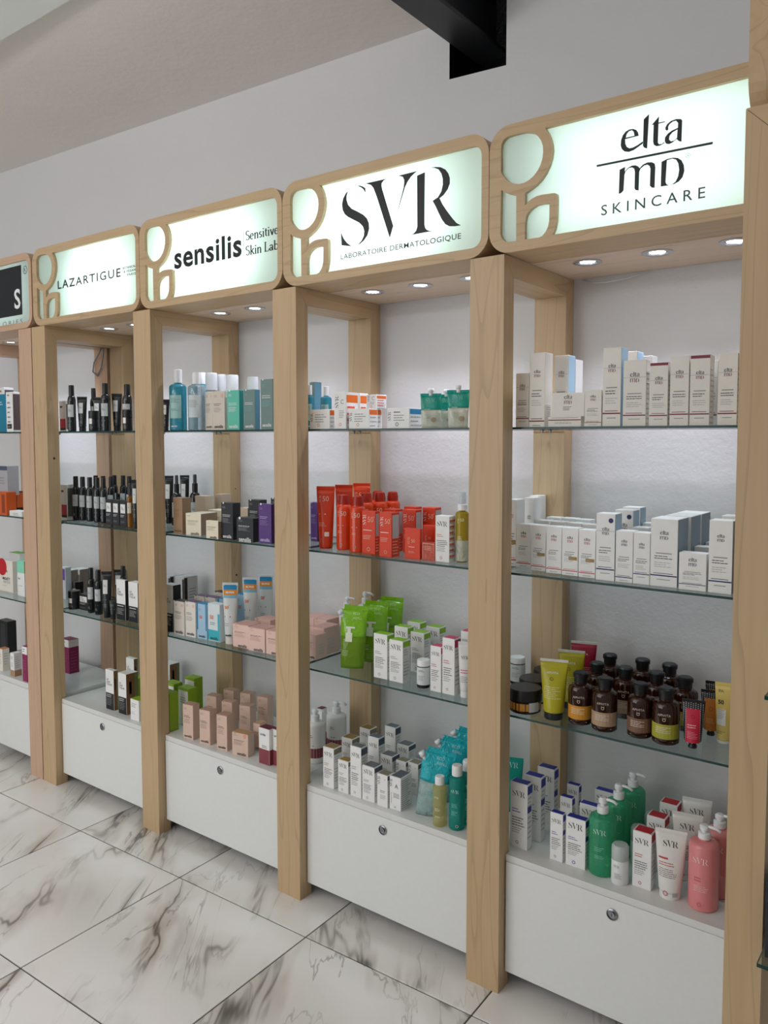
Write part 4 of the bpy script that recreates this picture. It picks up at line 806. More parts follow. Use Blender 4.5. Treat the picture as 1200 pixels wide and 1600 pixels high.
# ---------------------------------------------------------------- squeeze tubes and refill pouches
def loft(name, rings, capb=True, smooth=True):
    seg = len(rings[0]); v = [p for q in rings for p in q]; f = []
    for k in range(len(rings) - 1):
        for i in range(seg):
            j = (i + 1) % seg; f.append((k * seg + i, k * seg + j, (k + 1) * seg + j, (k + 1) * seg + i))
    if capb: f.append(list(range(seg))[::-1])
    f.append(list(range((len(rings) - 1) * seg, len(rings) * seg)))
    return mesh(name, v, f, smooth)
def ell(a, b, z, seg=24): return [(a * math.cos(2 * PI * i / seg), b * math.sin(2 * PI * i / seg), z) for i in range(seg)]
TUB = {
 'yellow_tube': ('yellow-green squeeze tube on black cap', '#b7ae1e', '#24262a', .12, [('t', 'APIVITA', .45, .78, .5, 'white', 0), ('o', .42, .68, .07, '#3c3a14'), ('l', .55, 7, .12, .85, '#e7e3a8', .02)], '#d9d8cf'),
 'crimson_tube': ('crimson red squeeze tube at the back', '#9d1534', '#24262a', .12, [('t', 'APIVITA', .45, .78, .5, 'white', 0), ('l', .55, 5, .12, .85, '#dd9999', .02)], '#d9d8cf'),
 'dotted_red': ('black dotted tube with red panel', '#191a1c', '#151517', .14, [('b', .16, .84, .14, .82, '#c2223f'), ('o', .5, .66, .1, '#8e1730'), ('l', .5, 2, .24, .76, '#f1c7cf', .03), ('l', .36, 5, .24, .76, '#e58b9c', .02), ('dots',)], None),
 'dotted_amber': ('black dotted tube with amber panel', '#191a1c', '#151517', .14, [('b', .14, .86, .14, .82, '#b86f1d'), ('o', .5, .6, .12, '#8f5112'), ('l', .4, 4, .24, .76, '#e2b277', .02), ('dots',)], None),
 'sun_yellow': ('pale yellow tube with a 50 mark', '#e5cc74', '#e9e7e2', .05, [('t', 'PA', .3, .86, .3, '#7d7144', 0), ('t', '50', .3, .68, .34, '#23252a', .03), ('b', .1, .6, .3, .56, 'white'), ('l', .55, 6, .14, .55, 'grey', .018), ('l', .2, 2, .1, .6, '#a5914d', .02)], None),
 'teal_tube': ('teal tube behind the blue-topped cartons', '#0f9b8d', '#0d8076', .08, [('svr', .5, .86, .66, '#c9efe9'), ('l', .55, 4, .2, .8, '#8ed6cd', .02)], None),
 'white_tube': ('white tube with dark lettering', '#e8e6e1', '#efefec', .10, [('svr', .5, .8, .55, 'ink'), ('b', .08, .42, .575, .60, '#c2423f'), ('l', .53, 2, .1, .7, '#c2423f', .022), ('l', .44, 5, .1, .85, '#8b6f6c', .018), ('o', .36, .1, .09, '#c2423f'), ('b', .62, .8, .06, .12, 'lgrey')], None),
 'white_tube_small': ('small white tube by the post', '#e8e8e6', '#f1f1ef', .12, [('svr', .5, .72, .62, 'ink'), ('l', .5, 2, .15, .8, 'pink', .03), ('l', .38, 4, .15, .8, 'grey', .02)], None),
 'orange_tube': ('orange-red sun cream squeeze tube', '#dd3d13', '#d23a12', .02, [('svrv', .15, .8, .16, '#f5c3ae'), ('t', '50', .52, .8, .4, '#f5c3ae', 0), ('l', .56, 1, .1, .55, 'white', .02), ('l', .42, 3, .1, .6, '#f3b8a0', .016), ('b', .48, .76, .2, .27, 'cream'), ('o', .3, .14, .1, '#b98370')], None),
 'black_tube': ('black tube with square white label', '#15181a', '#1b1d1f', .12, [('b', .1, .62, .52, .82, '#dcdfdc'), ('t3', .36, .70, .34, 'ink'), ('l', .4, 1, .1, .5, 'silver', .02), ('l', .3, 3, .1, .6, 'grey', .018)], None),
 'black_mini_tube': ('small black tube at the shelf edge', '#17191c', '#202225', .2, [('l', .75, 2, .15, .8, 'grey', .04), ('l', .5, 1, .15, .8, 'silver', .03)], None),
 'beach_tube': ('white tube with orange and blue top', '#d6dad8', '#e3ddd6', .12, [('b', 0, 1, .885, .965, 'sunblue'), ('b', 0, 1, .80, .885, '#e58a1c'), ('b', 0, 1, .75, .80, '#7fb7cf'), ('t', 'BE.FREE', .5, .843, .62, 'white', .03), ('t', '50', .26, .60, .3, 'orange', .03), ('t', '+', .45, .63, .08, 'orange', .03), ('l', .46, 1, .1, .55, 'ink', .05), ('l', .34, 2, .1, .5, 'grey', .02), ('t', 'sensilis', .4, .15, .5, 'ink', .04)], None),
}
DOT = ([(.0011 * math.cos(i * PI / 3), .0011 * math.sin(i * PI / 3)) for i in range(6)], [tuple(range(6))])
def squeeze(root, style, w, d, h):
    look, bc, cc, capf, spec, crimp = TUB[style]
    R0 = .36 * w; zc = capf * h
    z1 = h * .955
    def ab(z):
        t = max(0, min(1, (z - zc) / (z1 - zc))); return R0 + (w / 2 - R0) * t, max(.0012, R0 * (1 - t) ** .8)
    n = 12
    rings = [ell(R0 * .96, R0 * .96, zc)] + [ell(*ab(zc + .003 + (z1 - zc - .003) * i / n), zc + .003 + (z1 - zc - .003) * i / n) for i in range(n + 1)]
    link('body', loft('body', rings), plain(bc, .3, coat=.2), root)
    link('crimp', boxmesh('crimp', -w / 2, w / 2, -.0013, .0013, z1, h, .0004), plain(crimp or bc, .4), root)
    rc = R0 * (.93 if capf > .06 else .98)
    if style.startswith('dotted'): prof = [(R0 * .5, 0), (R0 * .55, h * .02), (R0 * .42, h * .08), (R0 * .8, zc), (0, zc)]
    else: prof = [(0, 0), (rc * .97, 0), (rc, .002), (rc, zc - .001), (rc * .9, zc), (0, zc)]
    link('cap', lathe('cap', prof, 20), plain(cc, .35), root)
    dots = [e for e in spec if e[0] == 'dots']; spec = [e for e in spec if e[0] != 'dots']
    P = face_print(spec, w * .86, h, style)
    Q = Print()
    for (use, col, _), (V, F) in P.g.items():
        if use == 'colour_band':
            for q in F:
                xs = [V[i][0] for i in q]; zs = [V[i][1] for i in q]
                for kk in range(6):
                    za = min(zs) + (max(zs) - min(zs)) * kk / 6; zb = min(zs) + (max(zs) - min(zs)) * (kk + 1) / 6
                    Q.rect(col, min(xs), max(xs), za, zb, use, 8)
        else: Q.add(col, (V, F), 0, 0, 1, 1, use)
    if dots:
        for i in range(9):
            for j in range(22):
                x = -w * .43 + w * .86 * i / 8; z = zc + (z1 - zc) * (j + .5 * (i % 2)) / 22
                if abs(x) < w * .3 and .14 * h < z < .82 * h: continue
                Q.add('silver', DOT, x * .95, z, 1, 1)
    def fn(x, z, k):
        a, b = ab(z); q = max(-.98, min(.98, x / (a if a > 0 else 1)))
        return (q * a, -b * math.sqrt(1 - q * q) - k - .0002, z)
    Q.out(root, fn)
POU = {
 'teal_pouch': ('teal and clear refill pouch, top spout', '#11a08f', '#cfd2c4', .52, 'centre', [('svr', .5, .80, .5, '#7fd0c2'), ('l', .55, 1, .2, .5, '#bfe6df', .03), ('l', .4, 4, .2, .6, '#a8b59e', .025), ('d', .68, .24, .12, '#b0a58c')]),
 'green_pouch': ('lime green eco refill pouch', '#86c41a', '#8fae4a', .50, 'corner', [('t', 'ECO', .62, .88, .26, '#d9efa9', 0), ('t', 'REFILL', .68, .81, .34, '#d9efa9', 0), ('pumpicon', .36, .58), ('svr', .3, .46, .3, '#dcebb5'), ('l', .3, 4, .08, .4, '#d6e3b4', .016)]),
 'aqua_pouch': ('aqua eco refill pouch with clear base', '#22c4d0', '#c6dfdd', .52, 'corner', [('t', 'ECO', .58, .88, .24, '#bfeef0', 0), ('t', 'REFILL', .66, .81, .34, '#bfeef0', 0), ('l', .42, 5, .3, .85, '#8fc9c9', .016)]),
}
def pouch(root, style, w, d, h):
    look, top, low, split, spout, spec = POU[style]
    zt = h * .93
    def ab(z):
        t = max(0, min(1, z / zt))
        return w * (.43 + .07 * t), max(.001, d / 2 * (1 - t) ** .7 * (.55 + .9 * min(t * 3, 1)) / 1.25)
    def ring(z, n=28):
        a, b = ab(z); o = []
        for i in range(n):
            q = 2 * PI * i / n; c, s = math.cos(q), math.sin(q)
            o.append((a * math.copysign(abs(c) ** .75, c), b * s + .0015 * math.sin(q * 5 + z * 60), z))
        return o
    zs = split * h
    link('lower_film', loft('lower_film', [ring(zs * i / 6) for i in range(7)]), film(low, .55) if style == 'aqua_pouch' else plain(low, .2, coat=.5, bump=.35) if style == 'teal_pouch' else glassy('#8db52e', .45), root)
    link('upper_film', loft('upper_film', [ring(zs + .0005 + (zt - zs) * i / 6) for i in range(7)]), film(top, .8) if style == 'aqua_pouch' else plain(top, .2, coat=.5, bump=.35), root)
    a, b = ab(zt)
    if spout == 'corner':
        sl = boxmesh('top_seal', -a * .75, a, -.001, .001, zt, h)
        sp = tubemesh('spout', [(-a * .78, 0, h * .80), (-a * .98, -.002, h * .86)], .007, 10); cp = tubemesh('spout_cap', [(-a * .95, -.002, h * .85), (-a * 1.12, -.003, h * .90)], .010, 12)
    else:
        sl = boxmesh('top_seal', -a, a, -.001, .001, zt, h)
        sp = tubemesh('spout', [(0, 0, zt), (0, 0, h * 1.04)], .006, 10); cp = tubemesh('spout_cap', [(0, 0, h * 1.03), (0, 0, h * 1.14)], .0085, 12)
    link('top_seal', sl, film(top, .8) if style == 'aqua_pouch' else plain(top, .2, coat=.5, bump=.35), root)
    s = link('spout', sp, WHITEP, root); link('spout_cap', cp, WHITEP, s)
    if style == 'aqua_pouch':
        link('base_liquid', loft('base_liquid', [[(x * .93, y * .8, z + .001) for x, y, z in ring(zs * .55 * i / 4)] for i in range(5)]), film('#9fd2cf', .35), root)
    icon = [e for e in spec if e[0] == 'pumpicon']
    P = face_print([e for e in spec if e[0] != 'pumpicon'], w * .9, h, style)
    for e in icon:
        x = -w * .45 + e[1] * w * .9; z = e[2] * h
        for q in ((-.012, .012, -.03, 0), (-.006, .006, 0, .012), (-.012, .006, .012, .02), (.004, .02, .014, .02)): P.rect('#e8f0d8', x + q[0], x + q[1], z + q[2], z + q[3], 'fine_print', 2)
    def fn(x, z, k):
        a, b = ab(min(z, zt)); q = max(-.97, min(.97, x / a)); return (q * a, -b * (1 - abs(q) ** 2.6) ** .5 - k - .0022, z)
    P.out(root, fn)
    if style != 'teal_pouch':      # the film sags to one side under the spout
        sx, sz = (.16, .20) if style == 'aqua_pouch' else (.03, .07)
        for o in root.children_recursive:
            for q in o.data.vertices:
                x, y, z = q.co; q.co = (x + sx * z, y + .05 * z, z - sz * x * z / h)

# ---------------------------------------------------------------- place the stock
RLOOK = {'green_pump': 'green pump bottle with white pump', 'pink_pump': 'salmon pink bottle with white pump', 'white_pump': 'white pump bottle behind green pouches', 'wine_pump': 'white pump bottle with wine band',
 'blue_lotion': 'clear blue bottle with pale label', 'amber_orange': 'amber bottle with orange label', 'amber_beige': 'amber bottle with beige label', 'amber_brown': 'amber bottle with brown label', 'amber_green': 'amber bottle with yellow-green label',
 'amber_plain': 'amber bottle behind, label barely visible', 'amber_jar': 'wide amber jar with black lid', 'black_jar': 'black cosmetic jar with lid', 'pill': 'dark supplement bottle with white cap', 'rollon': 'white roll-on with clear cap',
 'orange_can': 'orange-red spray can with dark cap', 'oil_spray': 'yellow oil spray with clear cap', 'oil_bottle': 'pale yellow oil bottle, white cap', 'teal_bottle': 'teal bottle with white cap', 'micellar': 'clear bottle with white label',
 'blue_toner': 'light blue bottle standing behind', 'clear_dome': 'pale bottle with large white cap', 'hair_bottle': 'black bottle with pale square label', 'black_spray': 'black bottle with spray head', 'serum': 'thin amber dropper bottle'}
SHN = {'A': 'top shelf', 'B': 'second shelf', 'C': 'third shelf', 'D': 'bottom deck'}
CATS = {'carton': 'box', 'pump_bottle': 'bottle', 'amber_bottle': 'bottle', 'cream_jar': 'jar', 'pill_bottle': 'bottle', 'roll_on': 'deodorant', 'spray_can': 'spray can', 'oil_spray': 'bottle', 'cap_bottle': 'bottle', 'hair_bottle': 'bottle', 'spray_bottle': 'bottle', 'serum_bottle': 'bottle', 'squeeze_tube': 'tube', 'refill_pouch': 'pouch'}
# bay, shelf, kind, style, x, y, z, turn in degrees, width, depth, height; look-alikes run from left to right
STOCK = [
 (4,'A','carton','derma_blue',2.4781,0.1845,1.6070,0,0.0420,0.0450,0.1999),
 (4,'A','carton','derma_blue',2.6609,0.0934,1.6070,0,0.0480,0.0467,0.2011),
 (4,'A','carton','derma_blue',2.6640,0.2250,1.6070,0,0.0296,0.0500,0.2022),
 (4,'A','carton','derma_flat',2.5309,0.0950,1.6070,0,0.0947,0.0500,0.0267),
 (4,'A','carton','derma_maroon',2.3974,0.1000,1.6070,0,0.0405,0.0300,0.1493),
 (4,'A','carton','derma_maroon',2.7205,0.0842,1.6070,0,0.0590,0.0284,0.1657),
 (4,'A','carton','derma_maroon',2.8323,0.0875,1.6070,0,0.0454,0.0350,0.1693),
 (4,'A','carton','derma_maroon',2.9445,0.0900,1.6070,0,0.0438,0.0400,0.1685),
 (4,'A','carton','derma_maroontop',2.7818,0.0875,1.6070,0,0.0452,0.0350,0.1560),
 (4,'A','carton','derma_maroontop',2.8807,0.0886,1.6070,0,0.0466,0.0371,0.1684),
 (4,'A','carton','derma_tall',2.4497,0.0939,1.6070,0,0.0463,0.0478,0.2012),
 (4,'A','carton','derma_tiny',2.6109,0.0850,1.6070,0,0.0465,0.0300,0.0948),
 (4,'A','carton','derma_white',2.4870,0.2337,1.6070,0,0.0260,0.0500,0.1916),
 (4,'A','carton','derma_white',2.6999,0.2400,1.6070,0,0.0275,0.0400,0.1901),
 (4,'A','carton','derma_white',2.8937,0.1350,1.6070,0,0.0299,0.0300,0.1588),
 (4,'A','carton','derma_wide',2.5384,0.0950,1.6338,0,0.0924,0.0400,0.0631),
 (4,'B','carton','cream_gold',2.3295,0.1823,1.2000,0,0.0303,0.0525,0.1961),
 (4,'B','carton','cream_gold',2.4293,0.1470,1.2000,0,0.0453,0.0360,0.1294),
 (4,'B','carton','cream_gold',2.5346,0.1267,1.2000,0,0.0464,0.0360,0.1309),
 (4,'B','carton','cream_gold',2.5857,0.1222,1.2000,0,0.0469,0.0360,0.1295),
 (4,'B','carton','cream_red',2.3694,0.1724,1.2000,0,0.0470,0.0360,0.1270),
 (4,'B','carton','cream_red',2.3768,0.2785,1.2000,0,0.0453,0.0360,0.1294),
 (4,'B','carton','cream_red',2.3670,0.3734,1.2000,0,0.0458,0.0360,0.1306),
 (4,'B','carton','cream_red',2.4837,0.1329,1.2000,0,0.0458,0.0360,0.1306),
 (4,'B','carton','cream_red',2.4345,0.2610,1.2000,0,0.0458,0.0360,0.1306),
 (4,'B','carton','cream_red',2.4182,0.3734,1.2000,0,0.0464,0.0360,0.1309),
 (4,'B','carton','cream_red',2.4889,0.2524,1.2000,0,0.0464,0.0360,0.1309),
 (4,'B','carton','cream_red',2.4661,0.3734,1.2000,0,0.0469,0.0360,0.1295),
 (4,'B','carton','cream_red',2.5372,0.2540,1.2000,0,0.0469,0.0360,0.1295),
 (4,'B','carton','cream_tall',2.3356,0.2814,1.2000,0,0.0303,0.0525,0.1961),
 (4,'B','carton','cream_tall',2.3096,0.3652,1.2000,0,0.0303,0.0525,0.1961),
 (4,'B','carton','navy_big',2.7950,0.1374,1.2000,0,0.0679,0.0851,0.1724),
 (4,'B','carton','navy_big',2.7980,0.2363,1.2000,0,0.0679,0.0851,0.1724),
 (4,'B','carton','navy_big',2.7981,0.3309,1.2000,0,0.0679,0.0851,0.1724),
 (4,'B','carton','navy_big',2.9331,0.1143,1.2000,0,0.0545,0.0500,0.1773),
 (4,'B','carton','navy_big',2.9275,0.2479,1.2000,0,0.0545,0.0500,0.1773),
 (4,'B','carton','navy_dot',2.6421,0.1158,1.2000,0,0.0511,0.0472,0.1776),
 (4,'B','carton','navy_dot',2.6439,0.2430,1.2000,0,0.0511,0.0472,0.1776),
 (4,'B','carton','navy_dot',2.6268,0.3457,1.2000,0,0.0511,0.0472,0.1776),
 (4,'B','carton','navy_line',2.6921,0.2337,1.2000,0,0.0429,0.0360,0.1331),
 (4,'B','carton','navy_line',2.7380,0.1130,1.2000,0,0.0429,0.0360,0.1331),
 (4,'B','carton','navy_line',2.6752,0.3555,1.2000,0,0.0429,0.0360,0.1331),
 (4,'B','carton','navy_short',2.8680,0.1065,1.2000,0,0.0659,0.0360,0.0924),
 (4,'B','carton','navy_short',2.8661,0.2401,1.2000,0,0.0659,0.0360,0.0924),
 (4,'B','carton','navy_short',2.8663,0.3431,1.2000,0,0.0659,0.0360,0.0924),
 (4,'B','carton','navy_small',2.6921,0.1145,1.2000,0,0.0464,0.0400,0.1348),
 (4,'C','amber_bottle','amber_beige',2.6384,0.1144,0.7930,13,0.0681,0.0681,0.1404),
 (4,'C','amber_bottle','amber_beige',2.6459,0.2455,0.7930,12,0.0681,0.0681,0.1404),
 (4,'C','amber_bottle','amber_brown',2.7314,0.1251,0.7930,11,0.0649,0.0649,0.1405),
 (4,'C','amber_bottle','amber_green',2.8005,0.1218,0.7930,10,0.0686,0.0686,0.1422),
 (4,'C','amber_bottle','amber_green',2.8098,0.2493,0.7930,10,0.0681,0.0681,0.1404),
 (4,'C','amber_bottle','amber_orange',2.5651,0.1239,0.7930,14,0.0662,0.0662,0.1409),
 (4,'C','amber_bottle','amber_plain',2.5641,0.2412,0.7930,13,0.0662,0.0662,0.1409),
 (4,'C','amber_bottle','amber_plain',2.5610,0.3470,0.7930,13,0.0662,0.0662,0.1409),
 (4,'C','amber_bottle','amber_plain',2.6562,0.3565,0.7930,11,0.0681,0.0681,0.1404),
 (4,'C','amber_bottle','amber_plain',2.7330,0.2513,0.7930,11,0.0681,0.0681,0.1404),
 (4,'C','amber_bottle','amber_plain',2.7360,0.3526,0.7930,10,0.0681,0.0681,0.1404),
 (4,'C','cream_jar','amber_jar',2.3975,0.1216,0.7930,16,0.0938,0.0938,0.0669),
 (4,'C','cream_jar','amber_jar',2.3796,0.2181,0.7930,16,0.0938,0.0938,0.0669),
 (4,'C','cream_jar','amber_jar',2.3724,0.3260,0.7930,15,0.0938,0.0938,0.0669),
 (4,'C','pill_bottle','pill',2.2608,0.3339,0.7930,17,0.0479,0.0479,0.0857),
 (4,'C','squeeze_tube','crimson_tube',2.4798,0.3429,0.7930,16,0.0778,0.0450,0.1667),
 (4,'C','squeeze_tube','dotted_amber',2.8822,0.2380,0.7930,10,0.0534,0.0300,0.1199),
 (4,'C','squeeze_tube','dotted_amber',2.8705,0.3231,0.7930,10,0.0534,0.0300,0.1199),
 (4,'C','squeeze_tube','dotted_red',2.8692,0.1213,0.7930,11,0.0568,0.0300,0.1230),
 (4,'C','squeeze_tube','sun_yellow',2.9227,0.2067,0.7930,10,0.0479,0.0350,0.1551),
 (4,'C','squeeze_tube','yellow_tube',2.4921,0.1091,0.7930,18,0.0778,0.0450,0.1667),
 (4,'C','squeeze_tube','yellow_tube',2.4912,0.2268,0.7930,17,0.0778,0.0450,0.1667),
 (4,'D','carton','svr_blue',2.3977,0.1023,0.3950,0,0.0550,0.0307,0.1933),
 (4,'D','carton','svr_blue',2.4076,0.1684,0.3950,0,0.0550,0.0307,0.1933),
 (4,'D','carton','svr_blue',2.4129,0.2454,0.3950,0,0.0550,0.0307,0.1933),
 (4,'D','carton','svr_blue',2.5151,0.0977,0.3950,0,0.0382,0.0196,0.1376),
 (4,'D','carton','svr_blue',2.4942,0.2058,0.3950,0,0.0382,0.0196,0.1376),
 (4,'D','carton','svr_blue',2.4752,0.2965,0.3950,0,0.0382,0.0196,0.1376),
 (4,'D','carton','svr_blue',2.5719,0.1007,0.3950,0,0.0570,0.0248,0.1388),
 (4,'D','carton','svr_blue',2.5687,0.1989,0.3950,0,0.0570,0.0248,0.1388),
 (4,'D','carton','svr_blue',2.5683,0.3101,0.3950,0,0.0570,0.0248,0.1388),
 (4,'D','carton','svr_red',2.7541,0.1151,0.3950,0,0.0494,0.0401,0.1522),
 (4,'D','carton','svr_red',2.7548,0.2192,0.3950,0,0.0494,0.0401,0.1522),
 (4,'D','carton','svr_red',2.7569,0.3201,0.3950,0,0.0494,0.0401,0.1522),
 (4,'D','pump_bottle','green_pump',2.6387,0.1133,0.3950,13,0.0723,0.0723,0.2074),
 (4,'D','pump_bottle','green_pump',2.6414,0.2224,0.3950,12,0.0723,0.0723,0.2074),
 (4,'D','pump_bottle','green_pump',2.6459,0.3239,0.3950,12,0.0723,0.0723,0.2074),
 (4,'D','pump_bottle','pink_pump',2.9056,0.1132,0.3950,9,0.0735,0.0735,0.2103),
 (4,'D','pump_bottle','pink_pump',2.9211,0.1961,0.3950,8,0.0735,0.0735,0.2103),
 (4,'D','roll_on','rollon',2.6970,0.0927,0.3950,12,0.0468,0.0468,0.1048),
 (4,'D','roll_on','rollon',2.7032,0.2184,0.3950,12,0.0468,0.0468,0.1048),
 (4,'D','roll_on','rollon',2.7070,0.3173,0.3950,11,0.0468,0.0468,0.1048),
 (4,'D','squeeze_tube','teal_tube',2.2662,0.2942,0.3950,20,0.0705,0.0400,0.1683),
 (4,'D','squeeze_tube','white_tube',2.8248,0.1081,0.3950,12,0.0793,0.0450,0.1751),
 (4,'D','squeeze_tube','white_tube',2.8320,0.2253,0.3950,11,0.0793,0.0450,0.1751),
 (4,'D','squeeze_tube','white_tube',2.8272,0.3296,0.3950,11,0.0793,0.0450,0.1751),
 (3,'A','carton','svr_bluelow',1.9713,0.1185,1.6070,0,0.0840,0.0770,0.0626),
 (3,'A','carton','svr_c',1.7402,0.1065,1.6070,0,0.0493,0.0631,0.1185),
 (3,'A','carton','svr_c',1.7114,0.2125,1.6070,0,0.0368,0.0450,0.1215),
 (3,'A','carton','svr_c',1.7953,0.1974,1.6744,0,0.0417,0.0548,0.0460),
 (3,'A','carton','svr_orange_low',1.6455,0.0921,1.6070,0,0.0896,0.0242,0.0649),
 (3,'A','carton','svr_orange_low',1.8146,0.1026,1.6070,0,0.0836,0.0451,0.0637),
 (3,'A','carton','svr_orange_low',1.7710,0.2000,1.6070,0,0.0447,0.0600,0.0678),
 (3,'A','refill_pouch','teal_pouch',2.0802,0.1000,1.6070,24,0.0644,0.0350,0.1050),
 (3,'A','refill_pouch','teal_pouch',2.0913,0.1700,1.6070,23,0.0525,0.0350,0.1050),
 (3,'A','refill_pouch','teal_pouch',2.1787,0.1000,1.6070,22,0.0681,0.0350,0.1120),
 (3,'B','carton','clear_card',2.0725,0.1096,1.2000,0,0.0472,0.0200,0.0554),
 (3,'B','carton','orange_carton',1.8347,0.1142,1.2000,0,0.0547,0.0214,0.1393),
 (3,'B','carton','orange_carton',1.9217,0.1009,1.2000,0,0.0488,0.0415,0.1407),
 (3,'B','carton','orange_carton',1.8612,0.2031,1.2000,0,0.0488,0.0415,0.1407),
 (3,'B','carton','orange_carton',1.9298,0.2149,1.2000,0,0.0518,0.0343,0.1417),
 (3,'B','carton','orange_carton',1.8653,0.3106,1.2000,0,0.0518,0.0343,0.1417),
 (3,'B','carton','orange_carton',1.9713,0.2698,1.2000,0,0.0501,0.0376,0.1471),
 (3,'B','carton','orange_flat',2.0135,0.1046,1.2000,0,0.0577,0.0140,0.0949),
 (3,'B','carton','orange_flat',2.0276,0.1757,1.2000,0,0.0447,0.0140,0.0994),
 (3,'B','carton','white_fluid',2.1222,0.1193,1.2000,0,0.0499,0.0355,0.1402),
 (3,'B','oil_spray','oil_spray',2.1682,0.1420,1.2000,19,0.0401,0.0401,0.2139),
 (3,'B','spray_can','orange_can',1.7027,0.1381,1.2000,24,0.0538,0.0538,0.1864),
 (3,'B','spray_can','orange_can',1.7791,0.1166,1.2000,24,0.0525,0.0525,0.1865),
 (3,'B','spray_can','orange_can',1.7025,0.2581,1.2000,23,0.0538,0.0538,0.1864),
 (3,'B','spray_can','orange_can',1.6714,0.3638,1.2000,22,0.0538,0.0538,0.1864),
 (3,'B','spray_can','orange_can',1.7233,0.3104,1.2000,23,0.0538,0.0538,0.1864),
 (3,'B','spray_can','orange_can',1.7391,0.3638,1.2000,22,0.0538,0.0538,0.1864),
 (3,'B','squeeze_tube','orange_tube',1.6335,0.1222,1.2000,29,0.0640,0.0450,0.2125),
 (3,'B','squeeze_tube','orange_tube',1.6270,0.2267,1.2000,28,0.0640,0.0450,0.2125),
 (3,'B','squeeze_tube','orange_tube',1.6141,0.3422,1.2000,27,0.0640,0.0450,0.2125),
 (3,'C','carton','svr_lime',1.8783,0.1275,0.7930,0,0.0554,0.0360,0.1478),
 (3,'C','carton','svr_lime',1.9421,0.1294,0.7930,0,0.0544,0.0412,0.1368),
 (3,'C','carton','svr_lime',1.8732,0.2489,0.7930,0,0.0554,0.0360,0.1478),
 (3,'C','carton','svr_lime',1.8411,0.3708,0.7930,0,0.0544,0.0412,0.1368),
 (3,'C','carton','svr_lime',1.9372,0.2555,0.7930,0,0.0544,0.0412,0.1368),
 (3,'C','carton','svr_lime',1.9360,0.3507,0.7930,0,0.0544,0.0412,0.1368),
 (3,'C','carton','svr_pink',2.0988,0.1210,0.7930,0,0.0394,0.0360,0.1432),
 (3,'C','carton','svr_pink',2.1453,0.1212,0.7930,0,0.0439,0.0361,0.1752),
 (3,'C','carton','svr_pink',2.1390,0.2265,0.7930,0,0.0292,0.0361,0.1752),
 (3,'C','pill_bottle','pill',2.0403,0.1219,0.7930,21,0.0415,0.0415,0.0878),
 (3,'C','pump_bottle','white_pump',1.5535,0.3300,0.7930,24,0.0613,0.0613,0.1950),
 (3,'C','pump_bottle','white_pump',1.6151,0.3600,0.7930,23,0.0610,0.0610,0.2171),
 (3,'C','refill_pouch','green_pouch',1.7252,0.1506,0.7930,28,0.0928,0.0600,0.2130),
 (3,'C','refill_pouch','green_pouch',1.7361,0.2520,0.7930,27,0.0928,0.0600,0.2130),
 (3,'C','refill_pouch','green_pouch',1.7359,0.3442,0.7930,26,0.0928,0.0600,0.2130),
 (3,'C','squeeze_tube','white_tube_small',2.1968,0.1183,0.7930,22,0.0447,0.0300,0.1685),
 (3,'D','cap_bottle','oil_bottle',2.1377,0.0698,0.3950,20,0.0430,0.0430,0.1526),
 (3,'D','cap_bottle','teal_bottle',2.1907,0.0839,0.3950,19,0.0482,0.0482,0.1956),
 (3,'D','cap_bottle','teal_bottle',2.1982,0.1336,0.3950,19,0.0482,0.0482,0.1956),
 (3,'D','carton','svr_a',1.9716,0.0943,0.3950,0,0.0444,0.0597,0.1082),
 (3,'D','carton','svr_ampoule',1.9250,0.0760,0.3950,0,0.0417,0.0360,0.1066),
 (3,'D','carton','svr_ampoule',1.9093,0.1983,0.3950,0,0.0417,0.0360,0.1066),
 (3,'D','carton','svr_ampoule',1.9522,0.2079,0.3950,0,0.0417,0.0360,0.1066),
 (3,'D','carton','svr_gold',1.6930,0.0824,0.3950,0,0.0476,0.0419,0.1388),
 (3,'D','carton','svr_gold',1.7584,0.0781,0.3950,0,0.0443,0.0340,0.1103),
 (3,'D','carton','svr_gold',1.6880,0.1856,0.3950,0,0.0476,0.0419,0.1388),
 (3,'D','carton','svr_gold',1.6789,0.2963,0.3950,0,0.0476,0.0419,0.1388),
 (3,'D','carton','svr_grey',1.8130,0.0775,0.3950,0,0.0458,0.0338,0.1705),
 (3,'D','carton','svr_grey',1.8649,0.0839,0.3950,0,0.0503,0.0438,0.1168),
 (3,'D','carton','svr_grey',1.8070,0.1787,0.3950,0,0.0458,0.0338,0.1705),
 (3,'D','carton','svr_grey',1.8564,0.1906,0.3950,0,0.0503,0.0438,0.1168),
 (3,'D','carton','svr_grey',1.7941,0.2914,0.3950,0,0.0458,0.0338,0.1705),
 (3,'D','carton','svr_grey',1.8473,0.2993,0.3950,0,0.0503,0.0438,0.1168),
 (3,'D','pump_bottle','wine_pump',1.5103,0.3158,0.3950,24,0.0758,0.0758,0.1943),
 (3,'D','refill_pouch','aqua_pouch',2.0739,0.1070,0.3950,24,0.1025,0.0700,0.2071),
 (3,'D','refill_pouch','aqua_pouch',2.0605,0.2168,0.3950,23,0.1025,0.0700,0.2071),
 (3,'D','refill_pouch','aqua_pouch',2.0586,0.3153,0.3950,22,0.1025,0.0700,0.2071),
 (2,'A','cap_bottle','blue_toner',0.8860,0.2200,1.6070,30,0.0606,0.0606,0.2342),
 (2,'A','cap_bottle','clear_dome',0.9652,0.2000,1.6070,30,0.0509,0.0509,0.2269),
 (2,'A','cap_bottle','clear_dome',0.9598,0.2600,1.6070,29,0.0388,0.0388,0.2251),
 (2,'A','cap_bottle','clear_dome',1.0876,0.2000,1.6070,29,0.0498,0.0498,0.2132),
 (2,'A','cap_bottle','clear_dome',1.2321,0.1700,1.6070,28,0.0432,0.0432,0.1974),
